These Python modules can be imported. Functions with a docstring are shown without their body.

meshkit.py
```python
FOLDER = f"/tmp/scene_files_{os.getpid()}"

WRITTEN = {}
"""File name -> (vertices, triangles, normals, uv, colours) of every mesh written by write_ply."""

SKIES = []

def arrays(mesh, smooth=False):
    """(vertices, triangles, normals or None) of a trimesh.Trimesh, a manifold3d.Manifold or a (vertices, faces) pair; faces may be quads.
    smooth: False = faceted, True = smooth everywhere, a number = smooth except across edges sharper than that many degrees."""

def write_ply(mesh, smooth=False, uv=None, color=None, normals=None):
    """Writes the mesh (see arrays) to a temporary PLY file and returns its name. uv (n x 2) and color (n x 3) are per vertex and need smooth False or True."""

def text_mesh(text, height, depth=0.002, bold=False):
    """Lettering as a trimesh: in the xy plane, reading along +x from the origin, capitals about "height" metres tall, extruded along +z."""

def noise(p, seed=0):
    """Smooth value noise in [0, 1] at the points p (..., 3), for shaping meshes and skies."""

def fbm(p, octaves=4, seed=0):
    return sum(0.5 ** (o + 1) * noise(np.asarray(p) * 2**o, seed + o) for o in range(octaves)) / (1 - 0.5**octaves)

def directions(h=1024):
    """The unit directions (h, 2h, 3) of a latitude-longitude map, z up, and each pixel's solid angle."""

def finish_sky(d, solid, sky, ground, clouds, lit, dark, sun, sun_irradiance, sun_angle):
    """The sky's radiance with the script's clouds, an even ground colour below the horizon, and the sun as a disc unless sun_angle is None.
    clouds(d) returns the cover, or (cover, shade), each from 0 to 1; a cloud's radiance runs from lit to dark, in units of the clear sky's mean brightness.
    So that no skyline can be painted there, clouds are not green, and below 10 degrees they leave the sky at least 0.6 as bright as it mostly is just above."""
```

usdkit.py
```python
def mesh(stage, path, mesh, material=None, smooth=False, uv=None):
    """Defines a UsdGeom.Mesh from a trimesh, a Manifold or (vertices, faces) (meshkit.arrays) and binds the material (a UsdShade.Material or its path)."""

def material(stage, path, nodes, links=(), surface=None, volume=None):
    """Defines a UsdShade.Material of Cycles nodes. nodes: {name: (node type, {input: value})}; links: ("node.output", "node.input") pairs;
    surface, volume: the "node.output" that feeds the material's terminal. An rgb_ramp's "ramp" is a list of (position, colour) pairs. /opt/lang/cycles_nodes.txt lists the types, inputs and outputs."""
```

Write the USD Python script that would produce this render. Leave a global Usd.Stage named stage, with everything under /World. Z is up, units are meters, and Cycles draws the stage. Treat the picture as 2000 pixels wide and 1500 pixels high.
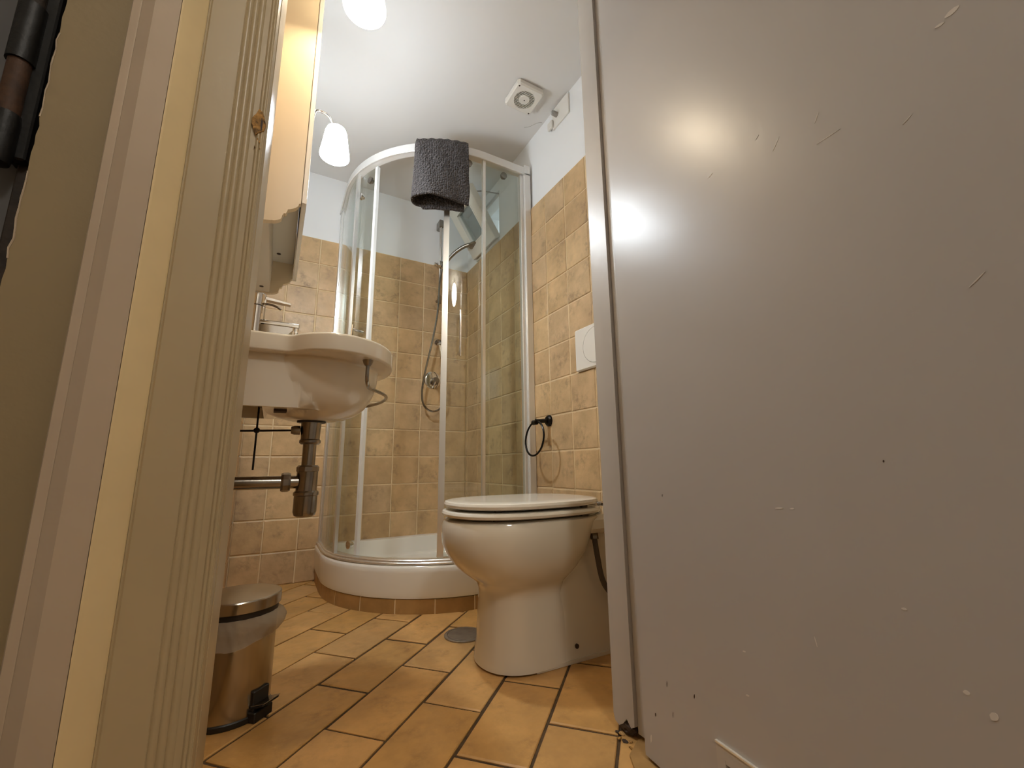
import math, random
import numpy as np
import trimesh
import manifold3d as m3
import shapely
from shapely.geometry import Polygon, box as sbox
from pxr import Usd, UsdGeom, UsdLux, UsdShade, Gf, Sdf
import usdkit, meshkit

stage = Usd.Stage.CreateInMemory()
UsdGeom.Xform.Define(stage, '/World')
UsdGeom.Scope.Define(stage, '/World/Looks')
stage.SetDefaultPrim(stage.GetPrimAtPath('/World'))
rng = random.Random(7)
nrng = np.random.default_rng(7)

# ---------------------------------------------------------------- camera, light, exposure
CAM_H = 0.56
F_PX, PITCH, ROLL, YAW = 822.7, math.radians(10.95), math.radians(-0.66), math.radians(29.42)
EXPOSURE = 1.15
LAMP_COOL, LAMP_COOL_W, BULB_W = (0.84, 0.93, 1.0), 34.0, 225.0      # far lamp, cool white bulb
LAMP_WARM, LAMP_WARM_W = (1.0, 0.83, 0.59), 3.6       # near lamp, warm white bulb
HALL_COL, HALL_W = (1.0, 0.94, 0.84), 25.0              # globe on the hallway ceiling
SKY_COL, SKY_W = (0.80, 0.90, 1.0), 0.30               # dull daylight outside the little window

cam = UsdGeom.Camera.Define(stage, '/World/camera')
fh = np.array([math.sin(YAW), math.cos(YAW), 0]); rt = np.array([math.cos(YAW), -math.sin(YAW), 0]); up = np.array([0, 0, 1.0])
fw = fh * math.cos(PITCH) + up * math.sin(PITCH); u2 = -fh * math.sin(PITCH) + up * math.cos(PITCH)
r3 = rt * math.cos(ROLL) + u2 * math.sin(ROLL); u3 = -rt * math.sin(ROLL) + u2 * math.cos(ROLL)
cam.AddTransformOp().Set(Gf.Matrix4d(*r3, 0, *u3, 0, *(-fw), 0, 0, 0, CAM_H, 1))
cam.CreateHorizontalApertureAttr(36.0); cam.CreateVerticalApertureAttr(27.0)
cam.CreateFocalLengthAttr(F_PX * 36.0 / 2000); cam.CreateClippingRangeAttr(Gf.Vec2f(0.01, 100))
cam.CreateExposureAttr(EXPOSURE)
dome = UsdLux.DomeLight.Define(stage, '/World/sky_light')
dome.CreateColorAttr(Gf.Vec3f(*SKY_COL)); dome.CreateIntensityAttr(SKY_W)

# ---------------------------------------------------------------- measures of the place
XL, XR, YB, YF0, YF1, ZC = -0.138, 1.056, 2.478, 0.70, 0.80, 2.27
PX, PZ, NROW = 0.1533, 0.15465, 12
TILE_TOP = PZ * NROW
TT = 0.009                                             # tile stands this proud of the plaster

# ---------------------------------------------------------------- materials
def mat(name, nodes, links, surface): return usdkit.material(stage, '/World/Looks/' + name, nodes, links, surface=surface)
def srgb(*c):
    return tuple(((x / 255) / 12.92 if x / 255 <= 0.04045 else ((x / 255 + 0.055) / 1.055) ** 2.4) for x in c)
def plain(name, col, rough=0.5, metal=0.0, bump=None, coat=0.0, spec=0.5, vary=None, **kw):
    """principled; bump = (scale, distance, strength); vary = (scale, amount) mottles the colour a little"""
    p = {'base_color': col, 'roughness': rough, 'metallic': metal, 'coat_weight': coat, 'specular_ior_level': spec, **kw}
    nodes, links = {'p': ('principled_bsdf', p), 'g': ('geometry', {})}, []
    if bump:
        nodes['bn'] = ('noise_texture', {'scale': bump[0], 'detail': 4.0}); nodes['b'] = ('bump', {'distance': bump[1], 'strength': bump[2]})
        links += [('g.position', 'bn.vector'), ('bn.fac', 'b.height'), ('b.normal', 'p.normal')]
    if vary:
        a = vary[1]
        nodes['vn'] = ('noise_texture', {'scale': vary[0], 'detail': 4.0, 'roughness': 0.6})
        nodes['vr'] = ('rgb_ramp', {'ramp': [(0.3, tuple(c * (1 - a) for c in col)), (0.7, tuple(min(1, c * (1 + a)) for c in col))]})
        links += [('g.position', 'vn.vector'), ('vn.fac', 'vr.fac'), ('vr.color', 'p.base_color')]
    return mat(name, nodes, links, 'p.BSDF')

def tile_mat(name, tones, dark, rough, scale=1.0, bump=0.003, spots=0.5, spec=0.4):
    ramp = [(i / (len(tones) - 1), t) for i, t in enumerate(tones)]
    nodes = {
        'g': ('geometry', {}), 'o': ('object_info', {}), 'rr': ('rgb_ramp', {'ramp': ramp}),
        'sh': ('vector_math', {'math_type': 'multiply', 'vector2': (37.0, 17.0, 29.0)}), 'cx': ('combine_xyz', {}),
        'ad': ('vector_math', {'math_type': 'add'}),
        'n1': ('noise_texture', {'scale': 9.0 * scale, 'detail': 5.0, 'roughness': 0.6}),
        'n1r': ('rgb_ramp', {'ramp': [(0.3, (0.80, 0.79, 0.77)), (0.7, (1.12, 1.12, 1.12))]}),
        'm1': ('mix', {'mix_type': 'multiply', 'fac': 1.0}),
        'n2': ('noise_texture', {'scale': 48.0 * scale, 'detail': 4.0, 'roughness': 0.7}),
        'n2r': ('rgb_ramp', {'ramp': [(0.40, (0, 0, 0)), (0.66, (1, 1, 1))]}),
        'n3': ('noise_texture', {'scale': 12.0 * scale, 'detail': 2.0}),
        'n3r': ('rgb_ramp', {'ramp': [(0.50, (0, 0, 0)), (0.74, (spots, spots, spots))]}),
        'mk': ('mix', {'mix_type': 'multiply', 'fac': 1.0}), 'sc': ('separate_color', {}),
        'm2': ('mix', {'mix_type': 'mix', 'color2': dark}),
        'nb': ('noise_texture', {'scale': 30.0 * scale, 'detail': 5.0}), 'b': ('bump', {'distance': bump, 'strength': 0.6}),
        'p': ('principled_bsdf', {'roughness': rough, 'specular_ior_level': spec})}
    links = [('o.random', 'rr.fac'), ('o.random', 'cx.x'), ('o.random', 'cx.y'), ('o.random', 'cx.z'), ('cx.vector', 'sh.vector1'),
             ('g.position', 'ad.vector1'), ('sh.vector', 'ad.vector2'), ('ad.vector', 'n1.vector'), ('ad.vector', 'n2.vector'), ('ad.vector', 'n3.vector'), ('ad.vector', 'nb.vector'),
             ('n1.fac', 'n1r.fac'), ('rr.color', 'm1.color1'), ('n1r.color', 'm1.color2'), ('n2.fac', 'n2r.fac'), ('n3.fac', 'n3r.fac'),
             ('n2r.color', 'mk.color1'), ('n3r.color', 'mk.color2'), ('mk.color', 'sc.color'), ('sc.r', 'm2.fac'), ('m1.color', 'm2.color1'),
             ('m2.color', 'p.base_color'), ('nb.fac', 'b.height'), ('b.normal', 'p.normal')]
    return mat(name, nodes, links, 'p.BSDF')

M = {}
M['wall_tile'] = tile_mat('wall_tile', [(0.59, 0.40, 0.21), (0.66, 0.45, 0.235), (0.61, 0.43, 0.25), (0.70, 0.49, 0.26)], (0.25, 0.165, 0.10), 0.42, spots=0.68)
M['grout'] = plain('grout', (0.80, 0.64, 0.40), 0.85, bump=(60, 0.002, 0.5))
M['floor_tile'] = tile_mat('floor_tile', [(0.60, 0.335, 0.105), (0.66, 0.37, 0.125), (0.62, 0.365, 0.14), (0.70, 0.395, 0.14)], (0.20, 0.10, 0.035), 0.38, spots=0.42)
M['floor_grout'] = plain('floor_grout', (0.085, 0.050, 0.022), 0.9, bump=(80, 0.002, 0.6), vary=(20, 0.4))
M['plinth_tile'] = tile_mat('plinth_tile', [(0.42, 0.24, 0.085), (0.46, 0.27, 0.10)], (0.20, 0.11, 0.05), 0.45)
M['plaster'] = plain('plaster', (0.87, 0.875, 0.875), 0.75, bump=(14, 0.004, 0.15))
M['ceiling_paint'] = plain('ceiling_paint', (0.79, 0.78, 0.765), 0.7, bump=(9, 0.004, 0.15))
M['hall_paint'] = plain('hall_paint', (0.30, 0.23, 0.125), 0.55, bump=(120, 0.0012, 0.25), vary=(3, 0.06))
M['hall_wall'] = plain('hall_wall', (0.60, 0.57, 0.52), 0.8)
M['casing_paint'] = plain('casing_paint', (0.46, 0.37, 0.225), 0.36, bump=(35, 0.002, 0.22), vary=(4, 0.05))
M['casing_lilac'] = plain('casing_lilac', (0.50, 0.405, 0.30), 0.45, bump=(60, 0.0015, 0.25), vary=(5, 0.05))
M['casing_cream'] = plain('casing_cream', (0.80, 0.64, 0.36), 0.40, bump=(40, 0.002, 0.25), vary=(6, 0.05))
M['raw_wood'] = plain('raw_wood', (0.36, 0.19, 0.045), 0.7, bump=(150, 0.004, 0.8), vary=(120, 0.75))
M['dark_wood'] = plain('dark_wood', (0.022, 0.014, 0.009), 0.7, bump=(60, 0.004, 0.6), vary=(40, 0.6))
M['iron'] = plain('iron', (0.007, 0.007, 0.007), 0.5, 0.3, bump=(80, 0.002, 0.5))
M['rust'] = plain('rust', (0.055, 0.024, 0.010), 0.7, bump=(80, 0.002, 0.6), vary=(40, 0.5))
M['old_door_paint'] = plain('old_door_paint', (0.085, 0.085, 0.088), 0.6, bump=(40, 0.002, 0.3), vary=(6, 0.2))
M['white_paint'] = plain('white_paint', (0.80, 0.77, 0.71), 0.35)
M['cream_lacquer'] = plain('cream_lacquer', (0.72, 0.59, 0.40), 0.35, vary=(3, 0.02))
M['cabinet_inner'] = plain('cabinet_inner', (0.66, 0.61, 0.52), 0.5)
M['ceramic'] = plain('ceramic', (0.80, 0.745, 0.64), 0.07, coat=0.5, coat_roughness=0.03)
M['toilet_ceramic'] = plain('toilet_ceramic', (0.80, 0.745, 0.635), 0.10, coat=0.5, coat_roughness=0.03)
M['seat_plastic'] = plain('seat_plastic', (0.90, 0.87, 0.79), 0.09)
M['tray_acrylic'] = plain('tray_acrylic', (0.86, 0.83, 0.76), 0.15)
M['white_plastic'] = plain('white_plastic', (0.82, 0.79, 0.73), 0.30)
M['grey_plastic'] = plain('grey_plastic', (0.40, 0.38, 0.35), 0.4)
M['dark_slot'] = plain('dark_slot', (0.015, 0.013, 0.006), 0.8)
M['black'] = plain('black', (0.012, 0.011, 0.010), 0.45)
M['black_metal'] = plain('black_metal', (0.016, 0.014, 0.013), 0.28, 0.6)
M['chrome'] = plain('chrome', (0.78, 0.76, 0.74), 0.10, 1.0)
M['brass_grey'] = plain('brass_grey', (0.33, 0.30, 0.265), 0.19, 1.0, vary=(12, 0.2))
M['dark_chrome'] = plain('dark_chrome', (0.30, 0.27, 0.24), 0.25, 1.0)
M['steel'] = plain('steel', (0.43, 0.395, 0.34), 0.20, 1.0, bump=(6, 0.002, 0.2))
M['alu'] = plain('alu', (0.86, 0.86, 0.85), 0.27, 0.85)
M['alu_satin'] = plain('alu_satin', (0.86, 0.85, 0.82), 0.28, 0.85)
M['alu_white'] = plain('alu_white', (0.82, 0.81, 0.79), 0.30, 0.25)
M['seal'] = plain('seal', (0.80, 0.80, 0.78), 0.25)
M['rubber'] = plain('rubber', (0.10, 0.08, 0.06), 0.6)
M['drain_metal'] = plain('drain_metal', (0.33, 0.31, 0.29), 0.35, 0.9, vary=(30, 0.2))
M['bright_edge'] = plain('bright_edge', (0.86, 0.82, 0.74), 0.25, 0.4)
M['scuff'] = plain('scuff', (0.66, 0.62, 0.57), 0.7)
M['mark'] = plain('mark', (0.05, 0.03, 0.02), 0.7)
def emit(name, col, w): return mat(name, {'e': ('emission', {'color': col, 'strength': w})}, [], 'e.emission')
M['lamp_cool'] = emit('lamp_cool', LAMP_COOL, LAMP_COOL_W)
M['lamp_warm'] = emit('lamp_warm', LAMP_WARM, LAMP_WARM_W)
M['bulb_cool'] = emit('bulb_cool', LAMP_COOL, BULB_W)
M['bulb_warm'] = emit('bulb_warm', LAMP_WARM, BULB_W * 0.62)
M['lamp_hall'] = emit('lamp_hall', HALL_COL, HALL_W)
def pane(name, tint, ior=0.035, gloss=(1, 1, 1)):
    return mat(name, {'t': ('transparent_bsdf', {'color': tint}), 'gl': ('glossy_bsdf', {'color': gloss, 'roughness': 0.015}), 'f': ('layer_weight', {'blend': 0.5}), 'pw': ('math', {'math_type': 'power', 'value2': 5.0}), 'ma': ('math', {'math_type': 'multiply_add', 'value2': 0.90, 'value3': ior}), 'm': ('mix_closure', {})},
               [('f.facing', 'pw.value1'), ('pw.value', 'ma.value1'), ('ma.value', 'm.fac'), ('t.BSDF', 'm.closure1'), ('gl.BSDF', 'm.closure2')], 'm.closure')
M['shower_glass'] = pane('shower_glass', (0.942, 0.967, 0.953))
M['window_glass'] = pane('window_glass', (0.72, 0.76, 0.75), 0.10)
# thin crinkled polythene of the bin bag
M['bag'] = mat('bag', {'t': ('transparent_bsdf', {'color': (0.9, 0.87, 0.8)}), 'p': ('principled_bsdf', {'base_color': (0.72, 0.66, 0.55), 'roughness': 0.3}), 'm': ('mix_closure', {'fac': 0.32}),
                       'g': ('geometry', {}), 'n': ('noise_texture', {'scale': 40.0, 'detail': 3.0}), 'b': ('bump', {'distance': 0.006, 'strength': 0.8})},
               [('g.position', 'n.vector'), ('n.fac', 'b.height'), ('b.normal', 'p.normal'), ('t.BSDF', 'm.closure1'), ('p.BSDF', 'm.closure2')], 'm.closure')
# grey gloss paint of the door leaf: vertical brush marks and faint blotches
M['door_paint'] = mat('door_paint', {'g': ('geometry', {}), 'mp': ('mapping', {'scale': (60.0, 60.0, 9.0)}), 'n': ('noise_texture', {'scale': 1.0, 'detail': 3.0, 'roughness': 0.55}),
                                     'b': ('bump', {'distance': 0.0010, 'strength': 0.16}), 'n2': ('noise_texture', {'scale': 26.0, 'detail': 3.0}), 'b2': ('bump', {'distance': 0.0012, 'strength': 0.18}),
                                     'v': ('noise_texture', {'scale': 2.5, 'detail': 3.0}), 'vr': ('rgb_ramp', {'ramp': [(0.3, (0.455, 0.43, 0.41)), (0.7, (0.48, 0.455, 0.435))]}),
                                     'p': ('principled_bsdf', {'roughness': 0.32, 'specular_ior_level': 0.5})},
                      [('g.position', 'mp.vector'), ('mp.vector', 'n.vector'), ('n.fac', 'b.height'), ('g.position', 'n2.vector'), ('n2.fac', 'b2.height'), ('b.normal', 'b2.normal'), ('b2.normal', 'p.normal'),
                       ('g.position', 'v.vector'), ('v.fac', 'vr.fac'), ('vr.color', 'p.base_color')], 'p.BSDF')
M['jamb_paint'] = plain('jamb_paint', (0.50, 0.47, 0.435), 0.35, bump=(30, 0.002, 0.25), vary=(5, 0.04))
# chenille of the towel: rows of little tufts
M['towel'] = mat('towel', {'g': ('geometry', {}), 'v': ('voronoi_texture', {'scale': 105.0, 'feature': 'f1', 'randomness': 0.6}), 'b': ('bump', {'distance': 0.010, 'strength': 1.0, 'invert': True}),
                           'n': ('noise_texture', {'scale': 120.0, 'detail': 3.0}), 'r': ('rgb_ramp', {'ramp': [(0.3, (0.024, 0.020, 0.020)), (0.7, (0.070, 0.060, 0.059))]}),
                           'p': ('principled_bsdf', {'roughness': 0.9, 'sheen_weight': 0.3, 'sheen_tint': (0.5, 0.45, 0.45)})},
                 [('g.position', 'v.vector'), ('v.distance', 'b.height'), ('b.normal', 'p.normal'), ('g.position', 'n.vector'), ('n.fac', 'r.fac'), ('r.color', 'p.base_color')], 'p.BSDF')

# ---------------------------------------------------------------- prim helpers
USED = set()
LOC = {}
def numbered(path):
    if path not in USED:
        USED.add(path); return path
    k = 1
    while f'{path}_{k:03d}' in USED: k += 1
    USED.add(f'{path}_{k:03d}'); return f'{path}_{k:03d}'
def tag(prim, label=None, cat=None, group=None, kind=None):
    for k, v in (('label', label), ('category', cat), ('group', group), ('kind', kind)):
        if v: prim.SetCustomDataByKey(k, v)
def thing(name, label, cat, loc=(0, 0, 0), group=None, kind=None):
    path = numbered('/World/' + name)
    x = UsdGeom.Xform.Define(stage, path); x.AddTranslateOp().Set(Gf.Vec3d(*map(float, loc)))
    LOC[path] = np.array(loc, float)
    tag(x.GetPrim(), label, cat, group, kind)
    return path
def tri(mesh):
    if isinstance(mesh, trimesh.Trimesh): return mesh
    v, f, _ = meshkit.arrays(mesh)
    return trimesh.Trimesh(v, f, process=False)
def part(parent, name, mesh, material, smooth=30, label=None, kind=None):
    """a child mesh given in world coordinates; parent is a path under /World"""
    mesh = tri(mesh).copy()
    top = '/'.join(parent.split('/')[:3])
    mesh.apply_translation(-LOC[top])
    path = numbered(parent + '/' + name)
    m = usdkit.mesh(stage, path, mesh, M[material], smooth=smooth)
    if label or kind: tag(m.GetPrim(), label, None, None, kind)
    return path
def sub(parent_part, name, mesh, material, smooth=30, **k): return part(parent_part, name, mesh, material, smooth, **k)

# ---------------------------------------------------------------- shape helpers
def cat(*ms): return trimesh.util.concatenate([tri(m) for m in ms])
def bx(x0, x1, y0, y1, z0, z1, b=0.0):
    if b <= 0:
        m = trimesh.creation.box([x1 - x0, y1 - y0, z1 - z0]); m.apply_translation([(x0 + x1) / 2, (y0 + y1) / 2, (z0 + z1) / 2]); return m
    pts = []
    for x, sx in ((x0, 1), (x1, -1)):
        for y, sy in ((y0, 1), (y1, -1)):
            for z, sz in ((z0, 1), (z1, -1)):
                pts += [(x, y + sy * b, z + sz * b), (x + sx * b, y, z + sz * b), (x + sx * b, y + sy * b, z)]
    return trimesh.Trimesh(*hull(pts), process=False)
def hull(pts):
    h = trimesh.convex.convex_hull(np.array(pts, float)); return h.vertices, h.faces
def frames(P):
    P = np.asarray(P, float); T = np.gradient(P, axis=0); T /= np.linalg.norm(T, axis=1, keepdims=True) + 1e-12
    n = np.cross(T[0], [0, 0, 1.0]);
    if np.linalg.norm(n) < 1e-3: n = np.cross(T[0], [1.0, 0, 0])
    n /= np.linalg.norm(n); N = []
    for t in T:
        n = n - t * (n @ t); n /= np.linalg.norm(n) + 1e-12; N.append(n)
    N = np.array(N); return P, T, N, np.cross(T, N)
def ringmesh(rings, closed=False, caps=True):
    """rings: (n, m, 3), each ring closed"""
    R = np.asarray(rings, float); n, m = R.shape[:2]; f = []
    last = n if closed else n - 1
    for i in range(last):
        a, b = i * m, ((i + 1) % n) * m
        for j in range(m):
            k = (j + 1) % m
            f += [(a + j, a + k, b + k), (a + j, b + k, b + j)]
    v = R.reshape(-1, 3)
    if caps and not closed:
        c0, c1 = len(v), len(v) + 1
        v = np.vstack([v, R[0].mean(0), R[-1].mean(0)])
        for j in range(m):
            k = (j + 1) % m
            f += [(c0, k, j), (c1, (n - 1) * m + j, (n - 1) * m + k)]
    t = trimesh.Trimesh(v, np.array(f), process=False)
    if t.volume < 0: t.invert()
    return t
def tube(P, r, sides=12, closed=False):
    P, T, N, B = frames(P); r = np.broadcast_to(r, (len(P),))
    a = np.arange(sides) * 2 * np.pi / sides
    R = P[:, None] + r[:, None, None] * (np.cos(a)[None, :, None] * N[:, None] + np.sin(a)[None, :, None] * B[:, None])
    return ringmesh(R, closed)
def sweep(P, sec, closed=False, upv=None):
    """sec: (k,2) section, x across (right of travel), y up (z)"""
    P = np.asarray(P, float)
    T = np.gradient(P, axis=0); T[:, 2] = 0; T /= np.linalg.norm(T, axis=1, keepdims=True)
    S = np.stack([T[:, 1], -T[:, 0], 0 * T[:, 0]], 1)
    R = P[:, None] + np.asarray(sec)[None, :, :1] * S[:, None] + np.asarray(sec)[None, :, 1:] * np.array([0, 0, 1.0])
    return ringmesh(R, closed)
def spline(pts, n=40):
    from scipy.interpolate import CubicSpline
    p = np.asarray(pts, float); d = np.r_[0, np.cumsum(np.linalg.norm(np.diff(p, axis=0), axis=1))]
    return CubicSpline(d, p)(np.linspace(0, d[-1], n))
def lathe(prof, c, n=40, axis='z'):
    a = np.arange(n) * 2 * np.pi / n; prof = np.asarray(prof, float)
    R = np.stack([prof[:, :1] * np.cos(a), prof[:, :1] * np.sin(a), np.repeat(prof[:, 1:], n, 1)], -1)
    m = ringmesh(R)
    if axis == 'x': m.apply_transform(trimesh.transformations.rotation_matrix(np.pi / 2, [0, 1, 0]))
    if axis == 'y': m.apply_transform(trimesh.transformations.rotation_matrix(-np.pi / 2, [1, 0, 0]))
    m.apply_translation(c); return m
def prism(poly, d0, d1, plane='xy'):
    """extrude a shapely polygon between d0 and d1; plane 'xy' -> along z, 'xz' -> along y, 'yz' -> along x"""
    m = trimesh.creation.extrude_polygon(poly, d1 - d0, engine='earcut')
    v = m.vertices.copy(); v[:, 2] += d0
    if plane == 'xz': v = v[:, [0, 2, 1]]
    if plane == 'yz': v = v[:, [2, 0, 1]]
    m = trimesh.Trimesh(v, m.faces, process=False)
    if m.volume < 0: m.invert()
    return m
def man(t):
    t = tri(t); t = trimesh.Trimesh(t.vertices, t.faces, process=True)
    return m3.Manifold(m3.Mesh(np.asarray(t.vertices, np.float32), np.asarray(t.faces, np.uint32)))
def cutaway(a, *bs):
    r = man(a)
    for b in bs: r = r - man(b)
    return tri(r)
def solid(G, th):
    """a grid of points (n, m, 3) thickened by th along its normals"""
    G = np.asarray(G, float); n, m = G.shape[:2]
    du, dv = np.gradient(G, axis=0), np.gradient(G, axis=1)
    N = np.cross(du, dv); N /= np.linalg.norm(N, axis=2, keepdims=True) + 1e-12
    A, B = (G + N * th / 2).reshape(-1, 3), (G - N * th / 2).reshape(-1, 3); o = n * m; f = []
    idx = lambda i, j: i * m + j
    for i in range(n - 1):
        for j in range(m - 1):
            a, b, c, d = idx(i, j), idx(i + 1, j), idx(i + 1, j + 1), idx(i, j + 1)
            f += [(a, b, c), (a, c, d), (o + a, o + c, o + b), (o + a, o + d, o + c)]
    rim = [idx(i, 0) for i in range(n)] + [idx(n - 1, j) for j in range(1, m)] + [idx(i, m - 1) for i in range(n - 2, -1, -1)] + [idx(0, j) for j in range(m - 2, 0, -1)]
    for k in range(len(rim)):
        a, b = rim[k], rim[(k + 1) % len(rim)]
        f += [(a, o + a, o + b), (a, o + b, b)]
    t = trimesh.Trimesh(np.vstack([A, B]), np.array(f), process=False)
    if t.volume < 0: t.invert()
    return t
def slab(quad, nrm, h, inset=0.004, jitter=0.0008, chip=0.0):
    """a tile: quad (k x 3 corners on the wall) raised by h along nrm with an uneven chamfer"""
    q = np.asarray(quad, float); nrm = np.asarray(nrm, float); c = q.mean(0); k = len(q)
    q = q + nrng.normal(0, jitter, q.shape) * (1 - np.abs(nrm))
    hh = h + np.clip(nrng.normal(0, 0.0006), -0.001, 0.001)
    d = q - c; L = np.linalg.norm(d, axis=1, keepdims=True)
    mid = q + nrm * (hh - inset * 0.6); top = c + d * (1 - inset * 1.5 / L) + nrm * (hh + nrng.normal(0, 0.0002, (k, 1)))
    v = np.vstack([q, mid, top]); f = []
    for a in (0, k):
        for j in range(k):
            n_ = (j + 1) % k; f += [(a + j, a + n_, a + k + n_), (a + j, a + k + n_, a + k + j)]
    f += [(2 * k, 2 * k + j, 2 * k + j + 1) for j in range(1, k - 1)]
    t = trimesh.Trimesh(v, np.array(f), process=False)
    if ((t.face_normals * t.area_faces[:, None]).sum(0) @ nrm) < 0: t.invert()
    return t

# ---------------------------------------------------------------- the setting: floor
fl = thing('floor', 'terracotta toned floor of oblong tiles laid diagonally with dark joints', 'floor', kind='structure')
part(fl, 'mortar_bed', bx(-1.5, 1.6, -1.8, 2.6, -0.12, -0.004), 'floor_grout', False)
TH = math.radians(43.3); dv, nv = np.array([math.cos(TH), math.sin(TH)]), np.array([-math.sin(TH), math.cos(TH)])
room = shapely.union_all([sbox(XL, YF1 - 0.02, XR, YB), sbox(-0.048, 0.55, 0.745, YF1 + 0.01), sbox(-1.2, -0.2, 1.2, 0.701)])
tray_area = Polygon([(0.40, YB + .1), (0.40, 2.3), (0.80, 1.95), (1.2, 1.85), (1.2, YB + .1)])
for r in range(-9, 12):
    n0 = 0.4025 + 0.155 * r
    for k in range(-6, 12):
        s0 = 0.877 + (0.0 if r % 2 else 0.1545) + 0.309 * k - 0.309
        g = 0.0038
        c = [dv * (s0 + a) + nv * (n0 + b) for a, b in ((g, g), (0.309 - g, g), (0.309 - g, 0.155 - g), (g, 0.155 - g))]
        pieces = Polygon(c).intersection(room)
        for p in getattr(pieces, 'geoms', [pieces]):
            if p.is_empty or p.geom_type != 'Polygon' or p.area < 0.00008 or tray_area.contains(p): continue
            if p.bounds[3] < 0.3 or p.bounds[2] < -0.25: continue
            q = shapely.geometry.polygon.orient(p.convex_hull)
            q = np.array(q.exterior.coords)[:-1]
            part(fl, 'tile', slab(np.c_[q, np.full(len(q), -0.006)], (0, 0, 1), 0.0058, 0.003, 0.0008), 'floor_tile', False)
# the stretch of hallway behind the camera, out of the picture, keeps a plain screed
part(fl, 'screed', bx(-1.5, 1.6, -1.8, 0.05, -0.11, -0.001), 'floor_tile', False)

ceil = thing('ceiling', 'white painted plaster ceiling of the bathroom', 'ceiling', kind='structure')
part(ceil, 'plaster', bx(XL - 0.1, XR + 0.1, YF0, YB + 0.1, ZC, ZC + 0.1), 'ceiling_paint', False)
part(ceil, 'crack', tube(spline([(0.99, 1.60, ZC), (1.02, 1.57, ZC), (1.045, 1.535, ZC), (1.056, 1.53, ZC)], 10), 0.0012, 5), 'grey_plastic', False, label='hairline crack in the ceiling')

# ---------------------------------------------------------------- walls with their tiles
wb = thing('wall_back', 'back wall, beige square tiles below and white plaster above', 'wall', kind='structure')
part(wb, 'plaster', bx(XL - 0.1, XR + 0.1, YB + TT, YB + 0.1, 0, ZC), 'plaster', False)
part(wb, 'grout', bx(XL, XR, YB + 0.0012, YB + TT + 0.002, 0, TILE_TOP), 'grout', False)
xs = [XL] + [-0.009 + PX * k for k in range(0, 8)]
xs = [x for x in xs if x < XR] + [XR]
G = 0.0026
for i in range(len(xs) - 1):
    for j in range(NROW):
        a, b, z0, z1 = xs[i] + G, xs[i + 1] - G, j * PZ + G, (j + 1) * PZ - G
        if b - a < 0.01: continue
        part(wb, 'tile', slab([(a, YB + 0.004, z0), (b, YB + 0.004, z0), (b, YB + 0.004, z1), (a, YB + 0.004, z1)], (0, -1, 0), 0.0060, 0.003, 0.0004), 'wall_tile', False)

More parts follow.
